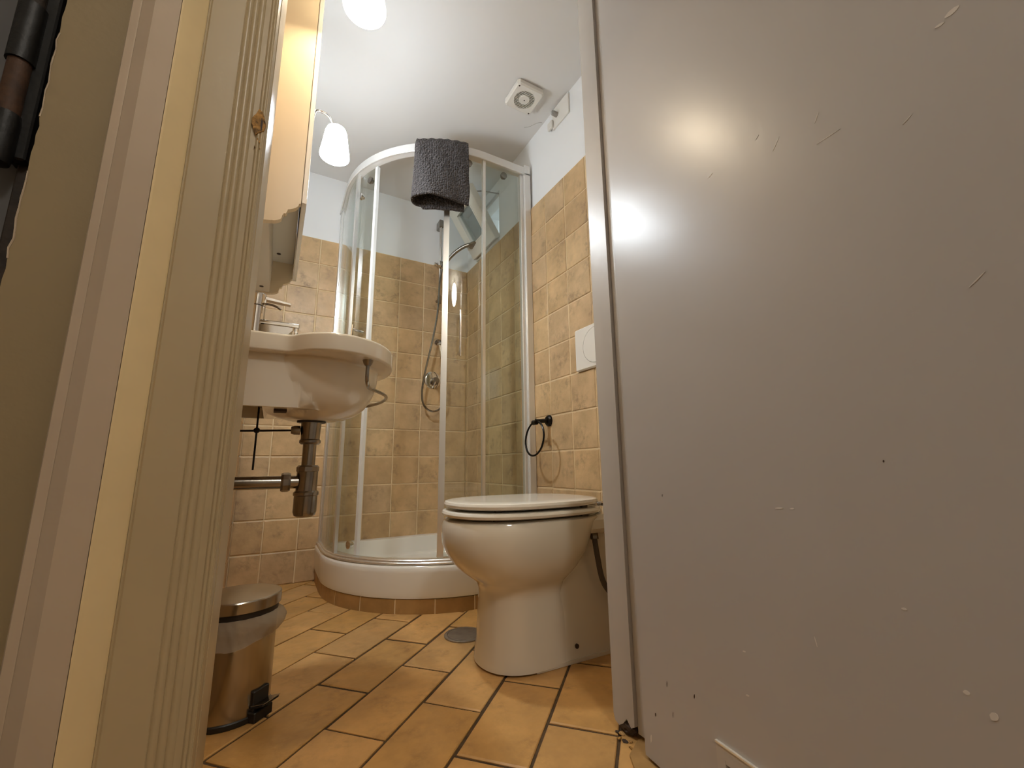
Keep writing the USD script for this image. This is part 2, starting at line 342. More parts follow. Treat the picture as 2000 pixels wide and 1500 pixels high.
wr = thing('wall_right', 'right wall, beige square tiles below and white plaster above, with a small window', 'wall', kind='structure')
WY0, WY1, WZ0, WZ1 = 2.02, 2.31, 1.875, 2.20
body = cutaway(bx(XR + TT, XR + 0.16, YF0, YB + 0.1, 0, ZC), bx(XR - 0.1, XR + 0.4, WY0, WY1, WZ0, WZ1))
part(wr, 'plaster', body, 'plaster', False)
part(wr, 'grout', bx(XR + 0.0012, XR + TT + 0.002, YF1, YB, 0, TILE_TOP), 'grout', False)
ys = sorted([1.527 - PX * k for k in range(-6, 5) if YF1 < 1.527 - PX * k < YB - 0.01] + [YF1, YB])
for i in range(len(ys) - 1):
    for j in range(NROW):
        a, b, z0, z1 = ys[i] + G, ys[i + 1] - G, j * PZ + G, (j + 1) * PZ - G
        if b - a < 0.01: continue
        part(wr, 'tile', slab([(XR + 0.004, a, z0), (XR + 0.004, b, z0), (XR + 0.004, b, z1), (XR + 0.004, a, z1)], (-1, 0, 0), 0.0060, 0.003, 0.0004), 'wall_tile', False)

wl = thing('wall_left', 'left wall behind the basin, beige square tiles and white plaster', 'wall', kind='structure')
part(wl, 'plaster', bx(XL - 0.1, XL - TT, YF1, YB + 0.1, 0, ZC), 'plaster', False)
part(wl, 'grout', bx(XL - TT - 0.002, XL - 0.003, YF1, YB, 0, TILE_TOP), 'grout', False)
ysl = sorted([2.33 - PX * k for k in range(0, 11) if 2.33 - PX * k > YF1 + 0.01] + [YF1, YB])
for i in range(len(ysl) - 1):
    for j in range(NROW):
        a, b, z0, z1 = ysl[i] + G, ysl[i + 1] - G, j * PZ + G, (j + 1) * PZ - G
        part(wl, 'tile', slab([(XL - 0.004, a, z0), (XL - 0.004, b, z0), (XL - 0.004, b, z1), (XL - 0.004, a, z1)], (1, 0, 0), 0.0045, 0.003), 'wall_tile', False)

wf = thing('wall_front', 'wall between hallway and bathroom that holds the doorway', 'wall', kind='structure')
DH = 2.06
# the hallway face left of the casing ends in a broken, ragged plaster edge
edge = [(-0.2965 + 0.0006 * math.sin(9 * z) + nrng.normal(0, 0.0007), z) for z in np.linspace(0, 2.6, 200)]
ragged = Polygon([(-0.07, 0), *edge, (-0.07, 2.6)])
part(wf, 'left_plaster', prism(ragged, YF0, YF1, 'xz'), 'hall_paint', False)
part(wf, 'right_plaster', bx(0.75, 1.6, YF0, YF1, 0, 2.6), 'hall_paint', False)
part(wf, 'over_door', bx(-0.07, 0.75, YF0, YF1, DH, 2.6), 'hall_paint', False)
hall = thing('wall_hall', 'walls and ceiling of the hallway behind the viewer', 'wall', kind='structure')
part(hall, 'masonry', bx(-1.4, -0.305, YF1 - 0.03, YF1, 0, 2.6), 'hall_wall', False)
part(hall, 'side_wall', bx(-1.5, -1.4, -1.8, YF1, 0, 2.6), 'hall_wall', False)
part(hall, 'side_wall', bx(1.5, 1.6, -1.8, YF0, 0, 2.6), 'hall_wall', False)
part(hall, 'end_wall', bx(-1.5, 1.6, -1.9, -1.8, 0, 2.6), 'hall_wall', False)
part(hall, 'hall_ceiling', bx(-1.5, 1.6, -1.9, YF1, 2.6, 2.7), 'hall_wall', False)

# ---------------------------------------------------------------- left casing of the doorway
t1 = thing('trim_1', 'moulded painted door casing on the left with a cream fillet', 'door casing', kind='structure')
part(t1, 'jamb_board', bx(-0.085, -0.048, 0.672, YF1, 0, DH, 0.0025), 'casing_paint', 20)
# plan profile (x, y) of the fluted board, front towards the hallway
def wavy(x0, x1, y, n, amp, steps=14):
    o = []
    for k in range(n * steps + 1):
        t = k / (n * steps); o.append((x0 + (x1 - x0) * t, y - amp * abs(math.sin(math.pi * n * t)) ** 0.8))
    return o
prof = [(-0.049, 0.700), (-0.049, 0.672), (-0.0515, 0.6655)] + wavy(-0.052, -0.0605, 0.6655, 2, 0.0014, 10) + [(-0.0615, 0.667), (-0.0685, 0.667)] \
    + wavy(-0.0690, -0.0935, 0.6665, 3, 0.0020, 14) + [(-0.0945, 0.6655), (-0.1345, 0.6640), (-0.1365, 0.6655), (-0.1385, 0.6655), (-0.1385, 0.700)]
def vert_prism(poly2d, z0, z1): return prism(Polygon(poly2d), z0, z1)
part(t1, 'fluted_board', vert_prism(prof, 0, DH), 'casing_paint', 25)
# cream fillet: the sloping face that turns to the doorway
part(t1, 'cream_fillet', vert_prism([(-0.1387, 0.700), (-0.1387, 0.6645), (-0.1405, 0.6610), (-0.1600, 0.6415), (-0.1628, 0.6403), (-0.1632, 0.700)], 0, DH), 'casing_cream', 25, label='cream yellow painted fillet')
part(t1, 'back_band', vert_prism([(-0.1634, 0.700), (-0.1634, 0.6400), (-0.1905, 0.6395), (-0.1925, 0.6405), (-0.2050, 0.6475), (-0.2060, 0.6490), (-0.2075, 0.6488), (-0.2150, 0.6495), (-0.2165, 0.6515), (-0.2165, 0.700)], 0, DH), 'casing_lilac', 25)
# paint lost from the casing: splintered wood
def patch(name, parent, pts, y, d, m, label=None):
    part(parent, name, prism(Polygon(pts), y - d, y + 0.001, 'xz'), m, False, label=label)
cx0, cz0 = -0.0592, 1.072
blob = [(cx0 + 0.0085 * (0.75 + 0.45 * nrng.random()) * math.cos(a), cz0 + 0.024 * (0.65 + 0.5 * nrng.random()) * math.sin(a)) for a in np.linspace(0, 2 * math.pi, 18)[:-1]]
patch('paint_chip', t1, blob, 0.665, 0.0018, 'raw_wood', 'bare splintered wood where paint is chipped off')
patch('chip_hollow', t1, [(-0.0565, 1.083), (-0.0545, 1.076), (-0.0545, 1.062), (-0.0560, 1.058), (-0.0570, 1.070)], 0.665, 0.0024, 'mark')
for x, z, s in ((-0.0587, 1.045, 0.0015), (-0.0560, 1.041, 0.0013), (-0.0615, 1.031, 0.001), (-0.0545, 1.030, 0.001)):
    patch('paint_chip', t1, [(x - s * 0.6, z), (x, z - 2 * s), (x + s * 0.6, z), (x, z + 1.6 * s)], 0.6655, 0.0022, 'raw_wood')

# old door leaf and its iron hinge left of the broken plaster edge
od = thing('old_door', 'dark grey old door leaf behind the ragged plaster edge, far left', 'door', (-0.33, 0.74, 0))
part(od, 'leaf', bx(-0.95, -0.316, 0.735, 0.765, 0.0, 2.3, 0.003), 'old_door_paint', False)
part(od, 'stile', bx(-0.3155, -0.299, 0.722, 0.765, 0.0, 2.3, 0.002), 'dark_wood', False)
ih = thing('iron_hinge', 'black iron hinge with a rusty brown middle on the old door at the far left', 'hinge', (-0.318, 0.70, 1.1))
hx, hy = -0.3265, 0.706
part(ih, 'lower_knuckle', lathe([(0.0001, 0.930), (0.0115, 0.933), (0.0138, 0.945), (0.0138, 0.992), (0.0125, 1.001), (0.0001, 1.001)], (hx, hy, 0), 20), 'iron', 30)
part(ih, 'pin_collar', lathe([(0.0001, 1.000), (0.0112, 1.000), (0.0112, 1.078), (0.0001, 1.078)], (hx, hy, 0), 20), 'rust', 30, label='rusty brown collar of the hinge')
part(ih, 'upper_knuckle', lathe([(0.0001, 1.076), (0.0138, 1.078), (0.0138, 1.165), (0.0001, 1.165)], (hx, hy, 0), 20), 'iron', 30)
part(ih, 'pin', lathe([(0.0001, 1.16), (0.0105, 1.16), (0.0105, 1.24), (0.0001, 1.25)], (hx, hy, 0), 16), 'dark_wood', 30)
part(ih, 'strap', bx(-0.3225, -0.304, 0.708, 0.735, 0.945, 1.22, 0.002), 'iron', False)
part(wf, 'broken_edge', cat(*[tube([(x + 0.0004, YF0 - 0.0004, z0), (x2 + 0.0004, YF0 - 0.0004, z1)], 0.0007 + 0.0005 * nrng.random(), 5) for (x, z0), (x2, z1) in zip(edge[:-1], edge[1:]) if z0 > 0.3 and z1 < 1.8 and math.sin(31 * z0) > -0.3]), 'casing_lilac', False, label='pale chipped rim of the broken plaster')

# ---------------------------------------------------------------- right jamb and the grey door
t2 = thing('trim_2', 'grey painted right door jamb with a rebate and a rotted foot', 'door jamb', kind='structure')
foot = Polygon([(0.0, 0.028), (0.010, 0.022), (0.022, 0.034), (0.034, 0.020), (0.046, 0.012), (0.058, 0.017), (0.062, 0.030), (0.062, DH), (0.0, DH)])
stop = prism(Polygon([(0.738 + a, z) for a, z in foot.exterior.coords]), 0.696, 0.7405, 'yz')
part(t2, 'stop', stop, 'jamb_paint', False)
part(t2, 'rebate', bx(0.7053, 0.752, YF0 - 0.002, 0.7385, 0.014, DH, 0.001), 'jamb_paint', False)
rot = trimesh.creation.icosphere(2, 1.0); rot.vertices *= [0.012, 0.026, 0.016]; rot.vertices += nrng.normal(0, 0.0012, rot.vertices.shape); rot.apply_translation([0.708, 0.770, 0.014])
part(t2, 'rotted_foot', rot, 'mark', False, label='dark rotted wood at the foot of the jamb')
for i in range(6):                                      # flat splinters of paint and wood lying at the foot
    c = trimesh.creation.icosphere(1, 1.0); c.vertices *= [nrng.uniform(0.003, 0.006), nrng.uniform(0.004, 0.009), 0.0012]; c.vertices += nrng.normal(0, 0.0006, c.vertices.shape)
    c.apply_translation([0.676 + 0.018 * nrng.random(), 0.728 + 0.05 * i / 5 + 0.008 * nrng.random(), 0.0016]); part(t2, 'splinter', c, ('raw_wood', 'plinth_tile', 'mark')[i % 3], False)
t3 = thing('trim_3', 'painted head board over the doorway', 'door head', kind='structure')
part(t3, 'head_board', bx(-0.085, 0.752, 0.69, YF1, DH - 0.001, DH + 0.04), 'jamb_paint', False)
th = thing('threshold', 'ochre worn threshold strip at the foot of the grey door', 'threshold', (0.69, 0.70, 0))
part(th, 'strip', prism(Polygon([(0.62, 0.655), (0.655, 0.712), (0.70, 0.735), (0.74, 0.735), (0.74, 0.64)]), -0.004, 0.0065), 'plinth_tile', False)

PHI = math.radians(6.3); HC = np.array([0.672, 0.688, 0.0])
dd, dn = np.array([-math.sin(PHI), -math.cos(PHI), 0]), np.array([-math.cos(PHI), math.sin(PHI), 0])   # along the leaf away from the hinge; out of its visible face
def on_door(t, z, o=0.0): return HC + dd * t + dn * o + np.array([0, 0, z])
def door_box(t0, t1, z0, z1, o0, o1, b=0.0):
    m = bx(t0, t1, o0, o1, z0, z1, b)
    T = np.eye(4); T[:3, 0], T[:3, 1], T[:3, 2], T[:3, 3] = dd, dn, [0, 0, 1], HC
    m.apply_transform(T)
    if m.volume < 0: m.invert()
    return m
d1 = thing('door_1', 'grey gloss painted door leaf standing open on the right', 'door', HC, kind='structure')
leaf = cutaway(door_box(0, 0.76, 0.012, DH - 0.01, -0.038, 0.0, 0.0015), *[door_box(0.197, 0.57, 0.028 + 0.022 * k, 0.038 + 0.022 * k, -0.03, 0.01) for k in range(4)])
part(d1, 'leaf', leaf, 'door_paint', False)
gr_z0, gr_z1, gr_t0, gr_t1 = 0.016, 0.128, 0.180, 0.585
frame_ = cutaway(door_box(gr_t0, gr_t1, gr_z0, gr_z1, -0.001, 0.0028), door_box(gr_t0 + 0.016, gr_t1 - 0.016, gr_z0 + 0.012, gr_z1 - 0.018, -0.01, 0.01))
vent = part(d1, 'vent_grille', frame_, 'jamb_paint', False, label='small ventilation grille at the foot of the door')
for k in range(4):
    sub(vent, 'slat', door_box(gr_t0 + 0.016, gr_t1 - 0.016, 0.039 + 0.022 * k, 0.047 + 0.022 * k, -0.002, 0.0025), 'jamb_paint', False)
sub(vent, 'bright_lip', door_box(gr_t0, gr_t1, gr_z1, gr_z1 + 0.0028, -0.001, 0.0042), 'bright_edge', False)
def scratch(t, z, ln, ang, w=0.0008, m='scuff', name='scratch'):
    a = math.radians(ang); q = []
    for s, ww in ((-1, 0.3), (-0.3, 1.0), (0.5, 0.9), (1, 0.25)):
        q.append((t + s * ln / 2 * math.cos(a), z + s * ln / 2 * math.sin(a), ww * w))
    top = [(x - math.sin(a) * ww, z_ + math.cos(a) * ww) for x, z_, ww in q]; bot = [(x + math.sin(a) * ww, z_ - math.cos(a) * ww) for x, z_, ww in q][::-1]
    p = prism(Polygon(top + bot), -0.0005, 0.0004)
    T = np.eye(4); T[:3, 0], T[:3, 1], T[:3, 2], T[:3, 3] = dd, [0, 0, 1], dn, HC
    p.apply_transform(T)
    if p.volume < 0: p.invert()
    part(d1, name, p, m, False)
for t, z, ln, ang, w in ((0.402, 1.035, 0.020, 52, 0.0006), (0.375, 1.068, 0.008, 40, 0.0007), (0.283, 1.064, 0.012, 20, 0.0008), (0.470, 0.992, 0.030, 0, 0.0004), (0.333, 0.496, 0.012, 5, 0.0011), (0.352, 0.497, 0.006, 5, 0.0010),
                         (0.247, 0.221, 0.006, 10, 0.0012), (0.249, 0.281, 0.005, 5, 0.0010), (0.36, 0.332, 0.012, 100, 0.0006), (0.603, 1.040, 0.012, 10, 0.0030), (0.592, 1.035, 0.008, 170, 0.0016), (0.520, 0.322, 0.008, 60, 0.0028),
                         (0.503, 0.335, 0.005, 10, 0.0020), (0.463, 0.40, 0.005, 0, 0.0012), (0.55, 0.95, 0.012, 30, 0.0005), (0.575, 0.74, 0.018, 40, 0.0006), (0.021, 0.05, 0.014, 80, 0.0022), (0.555, 0.30, 0.006, 20, 0.0016), (0.46, 1.03, 0.014, 60, 0.0005)):
    scratch(t, z, ln, ang, w)
for t, z, ln, w in ((0.140, 0.173, 0.007, 0.0010), (0.038, 0.098, 0.006, 0.0014), (0.468, 0.56, 0.003, 0.0008), (0.10, 0.50, 0.005, 0.0006), (0.075, 0.165, 0.010, 0.0004), (0.085, 0.12, 0.010, 0.0004)):
    scratch(t, z, ln, 80, w, 'mark', 'dark_mark')

# ---------------------------------------------------------------- small hopper window above the tiles in the shower
w1 = thing('window_1', 'small white hopper window tilted inwards above the shower tiles', 'window', (XR, 2.165, WZ0), kind='structure')
fr = cutaway(bx(XR + 0.02, XR + 0.075, WY0, WY1, WZ0, WZ1), bx(XR, XR + 0.2, WY0 + 0.022, WY1 - 0.022, WZ0 + 0.022, WZ1 - 0.022))
part(w1, 'frame', fr, 'white_paint', False)
part(w1, 'sill', bx(XR - 0.004, XR + 0.03, WY0 - 0.002, WY1 + 0.01, WZ0 - 0.012, WZ0 + 0.004, 0.002), 'white_paint', False)
hin, topc = np.array([XR - 0.006, 0, WZ0 + 0.002]), np.array([0.866, 0, 2.168])
sv = topc - hin; SL = np.linalg.norm(sv); sv /= SL; sn = np.array([-sv[2], 0, sv[0]])          # up the sash; out of its room side
def sash_box(y0, y1, a0, a1, o0, o1, b=0.0):
    m = bx(y0, y1, a0, a1, o0, o1, b); T = np.eye(4); T[:3, 0], T[:3, 1], T[:3, 2], T[:3, 3] = [0, 1, 0], sv, sn, hin; m.apply_transform(T)
    if m.volume < 0: m.invert()
    return m
SY0, SY1 = 2.006, 2.317
sa = cutaway(sash_box(SY0, SY1, 0, SL, -0.022, 0.022, 0.003), sash_box(SY0 + 0.07, SY1 - 0.07, 0.075, SL - 0.07, -0.1, 0.1))
sash = part(w1, 'sash', sa, 'white_paint', False)
sub(sash, 'pane', sash_box(SY0 + 0.068, SY1 - 0.068, 0.073, SL - 0.068, -0.003, 0.003), 'window_glass', False)
sub(sash, 'glazing_bead', cutaway(sash_box(SY0 + 0.064, SY1 - 0.064, 0.069, SL - 0.064, 0.012, 0.024), sash_box(SY0 + 0.072, SY1 - 0.072, 0.077, SL - 0.072, -0.1, 0.1)), 'white_paint', False)
part(w1, 'stay_arm', tube([(XR + 0.02, SY0 + 0.02, WZ1 - 0.02), (0.96, SY0 + 0.018, 2.16), (0.895, SY0 + 0.016, 2.135)], 0.004, 8), 'grey_plastic', 30)
part(w1, 'shaft_wall', bx(XR + 0.45, XR + 0.5, 1.6, 2.8, 1.4, 3.0), 'grey_plastic', False, label='grey wall of the light shaft outside')

# ---------------------------------------------------------------- shower: plinth, tray, enclosure
def qpath(x0, y0, R, n=36, xe=XR, ye=YB, start=True):
    """quadrant outline from the back wall round to the right wall"""
    cx, cy = x0 + R, y0 + R
    p = [(x0, ye)] + [(x0, ye + (cy - ye) * t) for t in (0.5,)] + [(cx + R * math.cos(a), cy + R * math.sin(a)) for a in np.linspace(math.pi, 1.5 * math.pi, n)] + [((cx + xe) / 2, y0), (xe, y0)]
    return np.array(p)
def region(x0, y0, R): return Polygon([(XR - 0.001, YB - 0.001), *[(min(x, XR - 0.001), min(y, YB - 0.001)) for x, y in qpath(x0, y0, R)]])
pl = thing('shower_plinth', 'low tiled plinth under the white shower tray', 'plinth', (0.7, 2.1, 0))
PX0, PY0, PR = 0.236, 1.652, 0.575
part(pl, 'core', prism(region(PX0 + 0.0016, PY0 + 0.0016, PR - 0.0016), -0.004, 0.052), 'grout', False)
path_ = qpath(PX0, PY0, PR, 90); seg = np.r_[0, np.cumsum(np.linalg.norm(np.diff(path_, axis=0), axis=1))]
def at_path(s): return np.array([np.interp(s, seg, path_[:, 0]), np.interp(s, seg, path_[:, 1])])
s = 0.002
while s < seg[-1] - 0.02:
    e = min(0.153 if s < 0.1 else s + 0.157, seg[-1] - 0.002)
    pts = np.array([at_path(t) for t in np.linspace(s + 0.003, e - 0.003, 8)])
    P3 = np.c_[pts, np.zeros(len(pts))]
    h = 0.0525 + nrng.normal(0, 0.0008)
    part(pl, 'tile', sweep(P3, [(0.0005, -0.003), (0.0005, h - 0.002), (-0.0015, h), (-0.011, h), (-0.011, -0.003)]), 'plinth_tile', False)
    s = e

TX0, TY0, TR = 0.228, 1.644, 0.582
ty = thing('shower_tray', 'white quadrant shower tray with a rounded rim', 'shower tray', (0.7, 2.1, 0.05))
rings = []
for off, z in ((0.022, 0.053), (0.006, 0.056), (0.003, 0.075), (0.0, 0.150), (0.001, 0.165), (0.006, 0.174), (0.014, 0.178), (0.070, 0.178), (0.078, 0.175), (0.084, 0.165), (0.10, 0.10), (0.12, 0.085)):
    q = qpath(TX0 + off, TY0 + off, TR - off, 40, XR - 0.001 - (off if z < 0 else 0), YB - 0.001)
    if off >= 0.078: q = np.array([(min(x, XR - off * 0.55), min(y, YB - off * 0.55)) for x, y in q]); corner = (XR - off * 0.55, YB - off * 0.55)
    else: corner = (XR - 0.001, YB - 0.001)
    if off in (0.014, 0.070) and off == 0.070: corner = (XR - 0.03, YB - 0.03); q = np.array([(min(x, XR - 0.03), min(y, YB - 0.03)) for x, y in q])
    q = np.vstack([q, [corner]])
    rings.append(np.c_[q, np.full(len(q), z)])
part(ty, 'basin', ringmesh(rings), 'tray_acrylic', 35)
part(ty, 'waste_cover', lathe([(0.0001, 0.090), (0.045, 0.090), (0.05, 0.087), (0.05, 0.082), (0.0001, 0.082)], (0.86, 2.28, 0), 32), 'chrome', 30)

EX0, EY0, ER, ECX, ECY = 0.255, 1.672, 0.555, 0.81, 2.227
en = thing('shower_enclosure', 'quadrant glass shower enclosure with silver frame and sliding doors', 'shower enclosure', (0.7, 2.1, 0.178))
def epath(off, a0=None, a1=None, n=40, xe=None, ye=None):
    """points offset outward by off; whole path, or an arc between the angles a0, a1 (degrees, -180 .. -90)"""
    if a0 is None: return np.c_[qpath(EX0 - off, EY0 - off, ER + off, n, xe or XR - 0.004, ye or YB - 0.004), np.zeros(n + 4)]
    a = np.radians(np.linspace(a0, a1, n)); return np.c_[ECX + (ER + off) * np.cos(a), ECY + (ER + off) * np.sin(a), np.zeros(n)]
def raise_(P, z): P = P.copy(); P[:, 2] = z; return P
def band(P, o0, o1, z0, z1, b=0.002):
    # travel runs from the back wall to the right wall, so "right of travel" points out of the shower on the section's +x ... sign fixed below
    return sweep(raise_(P, 0), [(o0, z0 + b), (o0 + b, z0), (o1 - b, z0), (o1, z0 + b), (o1, z1 - b), (o1 - b, z1), (o0 + b, z1), (o0, z1 - b)])
SG = 1.0 if np.sign(np.cross(np.append(epath(0)[10] - epath(0)[9], 0)[:3], [0, 0, 1.0])[:2] @ (epath(0.1)[10] - epath(0)[10])[:2]) > 0 else -1.0
def oband(P, o0, o1, z0, z1, b=0.002):
    return band(P, o0, o1, z0, z1, b) if SG > 0 else band(P, -o1, -o0, z0, z1, b)
part(en, 'top_rail', cat(oband(epath(0), -0.020, 0.020, 2.044, 2.088, 0.004), oband(epath(0), 0.016, 0.024, 2.040, 2.050, 0.002)), 'alu_white', 30)
part(en, 'bottom_rail', cat(oband(epath(0), -0.020, 0.014, 0.178, 0.197, 0.003), oband(epath(0), 0.010, 0.022, 0.178, 0.188, 0.003)), 'alu_satin', 30)
# wall profiles
part(en, 'wall_profile', cat(bx(EX0 - 0.017, EX0 + 0.017, YB - 0.045, YB, 0.18, 2.044, 0.002), bx(EX0 - 0.010, EX0 + 0.010, YB - 0.075, YB - 0.044, 0.19, 2.044, 0.002)), 'alu', 30)
part(en, 'wall_profile', cat(bx(XR - 0.040, XR, EY0 - 0.024, EY0 + 0.018, 0.18, 2.10, 0.005), bx(XR - 0.056, XR - 0.039, EY0 - 0.012, EY0 + 0.012, 0.19, 2.044, 0.002)), 'alu_white', 30)
# fixed panels: straight glass with a strip at the free edge
fix_l = np.array([(EX0, YB - 0.06, 0), (EX0, 2.30, 0), *epath(0, -180, -163.5, 8)])
fp = part(en, 'fixed_panel', oband(fix_l, 0.003, 0.009, 0.195, 2.046, 0.0005), 'shower_glass', 30)
sub(fp, 'edge_strip', oband(epath(0, -164.6, -162.9, 3), -0.002, 0.013, 0.195, 2.046, 0.001), 'alu', 30)
fix_r = np.array([(0.790, EY0, 0), (0.9, EY0, 0), (XR - 0.045, EY0, 0)])
fp = part(en, 'fixed_panel', oband(fix_r, 0.003, 0.009, 0.195, 2.046, 0.0005), 'shower_glass', 30)
sub(fp, 'edge_strip', oband(np.array([(0.786, EY0, 0), (0.800, EY0, 0)]), -0.002, 0.014, 0.195, 2.046, 0.001), 'alu_satin', 30)
# sliding doors inside the fixed panels
def roller(P3, nrm):
    m = lathe([(0.0001, -0.016), (0.010, -0.016), (0.011, -0.006), (0.017, -0.006), (0.017, 0.006), (0.010, 0.008), (0.0001, 0.008)], (0, 0, 0), 20)
    z = np.append(nrm, 0); x = np.array([0, 0, 1.0]); y = np.cross(z, x); T = np.eye(4); T[:3, 0], T[:3, 1], T[:3, 2], T[:3, 3] = x, y, z, P3; m.apply_transform(T)
    if m.volume < 0: m.invert()
    return m
def handle(ang, z0, z1, off=0.040):
    a = math.radians(ang); e = np.array([math.cos(a), math.sin(a), 0]); c = np.array([ECX, ECY, 0])
    q = lambda o, z: c + e * (ER + o) + np.array([0, 0, z])
    w = spline([q(off - 0.003, z0), q(off, z0 + 0.03), q(off + 0.002, (z0 + z1) / 2 - 0.01), q(off, z1 - 0.03), q(off - 0.003, z1)], 16)
    return cat(tube(w, 0.0055, 10), tube([q(-0.016, z0 + 0.022), q(off, z0 + 0.022)], 0.0065, 10), tube([q(-0.016, z1 - 0.022), q(off, z1 - 0.022)], 0.0065, 10))
do = -0.012
dl = np.array([(EX0, 2.36, 0), (EX0, 2.29, 0), *epath(0, -180, -149.7, 14)])
sd = part(en, 'sliding_door', oband(dl, do - 0.003, do + 0.003, 0.20, 2.036, 0.0005), 'shower_glass', 30)
sub(sd, 'edge_strip', oband(epath(0, -150.3, -148.7, 3), do - 0.009, do + 0.008, 0.20, 2.036, 0.001), 'seal', 30, label='white magnetic seal at the edge of the sliding door')
sub(sd, 'handle', handle(-154.6, 1.03, 1.205), 'chrome', 30)
for ang, z in ((-155.0, 1.985), (-163.4, 1.93), (-155, 0.235)):
    a = math.radians(ang); e = np.array([math.cos(a), math.sin(a)]); sub(sd, 'roller', roller(np.array([*(np.array([ECX, ECY]) + e * (ER + do)), z]), e), 'chrome' if z != 1.985 else 'dark_chrome', 30)
dr = np.array([*epath(0, -109.4, -90, 10), (0.90, EY0, 0), (XR - 0.062, EY0, 0)])
sd = part(en, 'sliding_door', oband(dr, do - 0.003, do + 0.003, 0.20, 2.036, 0.0005), 'shower_glass', 30)
sub(sd, 'edge_strip', oband(epath(0, -111.3, -108.6, 4), do - 0.008, do + 0.010, 0.20, 2.036, 0.001), 'alu_satin', 30)
sub(sd, 'handle', handle(-103.2, 1.030, 1.240, 0.036), 'chrome', 30)
for x, z in ((0.722, 2.018), (0.915, 2.018), (0.75, 0.235)):
    e = np.array([0.0, -1.0]); sub(sd, 'roller', roller(np.array([x, EY0 + 0.013 if x > 0.8 else 1.686, z]), e), 'dark_chrome', 30)

# ---------------------------------------------------------------- towel over the top rail
tw = thing('bath_mat', 'dark brown tufted bath mat folded over the top rail of the shower', 'bath mat', (0.57, 1.69, 1.74))
def tpt(ang, off, z):
    a = math.radians(ang); return np.array([ECX + (ER + off) * math.cos(a), ECY + (ER + off) * math.sin(a), z])
plan = [(-102.2, 0.034), (-107, 0.0335), (-113, 0.033), (-119, 0.033), (-122.6, 0.0335), (-123.9, 0.037), (-124.5, 0.045), (-123.9, 0.053), (-122.4, 0.057), (-118, 0.0575), (-113, 0.058), (-108, 0.058), (-103, 0.0575), (-100.9, 0.056)]
pa = spline(np.array([(a / 20, o * 20, 0) for a, o in plan]), 70)[:, :2] * [20, 0.05]
zz = np.linspace(1.738, 2.080, 46); Gd = np.zeros((len(zz), len(pa), 3))
for i, z in enumerate(zz):
    k = (z - zz[0]) / (zz[-1] - zz[0]); flare = 0.060 * (1 - k) ** 1.6
    for j, (a, o) in enumerate(pa):
        t = j / (len(pa) - 1)
        top = 1 - 0.55 * max(0, (k - 0.86) / 0.14) ** 2
        o2 = 0.024 + (o - 0.024) * top + flare * min(1, max(0, o - 0.034) / 0.020) * math.exp(-((a + 117.5) / 9.5) ** 2) + 0.002 * math.sin(a * 0.8 + 6 * k)
        z2 = z - (0.012 * (t < 0.35) * (1 - k)) - 0.006 * (1 - k) * math.sin(5 * t) + 0.010 * (1 - k) * (1 - abs(2 * t - 1))
        da = 0.55 * (1 - k) * (t - 0.75) * (t > 0.7) * 4 * (0.3 + math.sin(7 * k) ** 2)
        Gd[i, j] = tpt(a + da, o2, z2)
# tufted relief
n_ = meshkit.fbm(Gd * 160, 2, 3) - 0.5
ctr = np.array([ECX, ECY, 0]); rad = Gd - ctr; rad[..., 2] = 0; rad /= np.linalg.norm(rad, axis=2, keepdims=True)
Gd = Gd + rad * (n_[..., None] * 0.004)
outer = solid(Gd, 0.0085)
an = np.linspace(-124.3, -100.8, 26); top = [(0.046, 2.070), (0.038, 2.086), (0.022, 2.096), (0.0, 2.099), (-0.022, 2.096), (-0.034, 2.080), (-0.036, 2.03), (-0.037, 1.95), (-0.040, 1.87), (-0.040, 1.82)]
Gt = np.zeros((len(top), len(an), 3))
for i, (o, z) in enumerate(top):
    for j, a in enumerate(an): Gt[i, j] = tpt(a, o + 0.001 * math.sin(a), z + 0.0025 * math.sin(a * 1.7) * (i < 6))
part(tw, 'pile', cat(outer, solid(Gt, 0.010)), 'towel', 60)
hem = [Gd[0, j] + np.array([0, 0, 0.001]) for j in range(len(pa))]
part(tw, 'hem', tube(hem, 0.0052, 8), 'towel', 40)

# ---------------------------------------------------------------- shower fittings on the back wall
sr = thing('shower_rail', 'chrome riser rail on the back wall inside the shower', 'shower rail', (0.845, 2.42, 1.58))
rx, ry = 0.845, 2.425
part(sr, 'rail', tube([(rx, ry, 1.60), (rx, ry, 2.14)], 0.0095, 16), 'chrome', 30)
part(sr, 'bracket', bx(rx - 0.014, rx + 0.014, ry - 0.012, YB, 2.10, 2.155, 0.004), 'brass_grey', 30)
part(sr, 'bracket', cat(lathe([(0.0001, 1.575), (0.012, 1.578), (0.014, 1.60), (0.014, 1.625), (0.0001, 1.63)], (rx, ry, 0), 16), tube([(rx, ry, 1.605), (rx, YB, 1.605)], 0.009, 12)), 'brass_grey', 30)
part(sr, 'slider', cat(bx(rx - 0.020, rx + 0.020, ry - 0.030, ry + 0.018, 1.815, 1.855, 0.006), lathe([(0.0001, 0), (0.013, 0.002), (0.013, 0.022), (0.0001, 0.024)], (rx - 0.042, ry, 1.835), 16, 'x')), 'chrome', 30)
hs = thing('hand_shower', 'chrome hand shower with its looping hose held by the riser rail', 'hand shower', (0.86, 2.38, 1.83))
hp = spline([(0.852, 2.395, 1.805), (0.868, 2.37, 1.84), (0.895, 2.335, 1.880), (0.935, 2.29, 1.915), (0.975, 2.25, 1.930)], 18)
part(hs, 'handle', tube(hp, np.r_[0.010, np.linspace(0.0105, 0.012, 16), 0.012], 14), 'dark_chrome', 30)
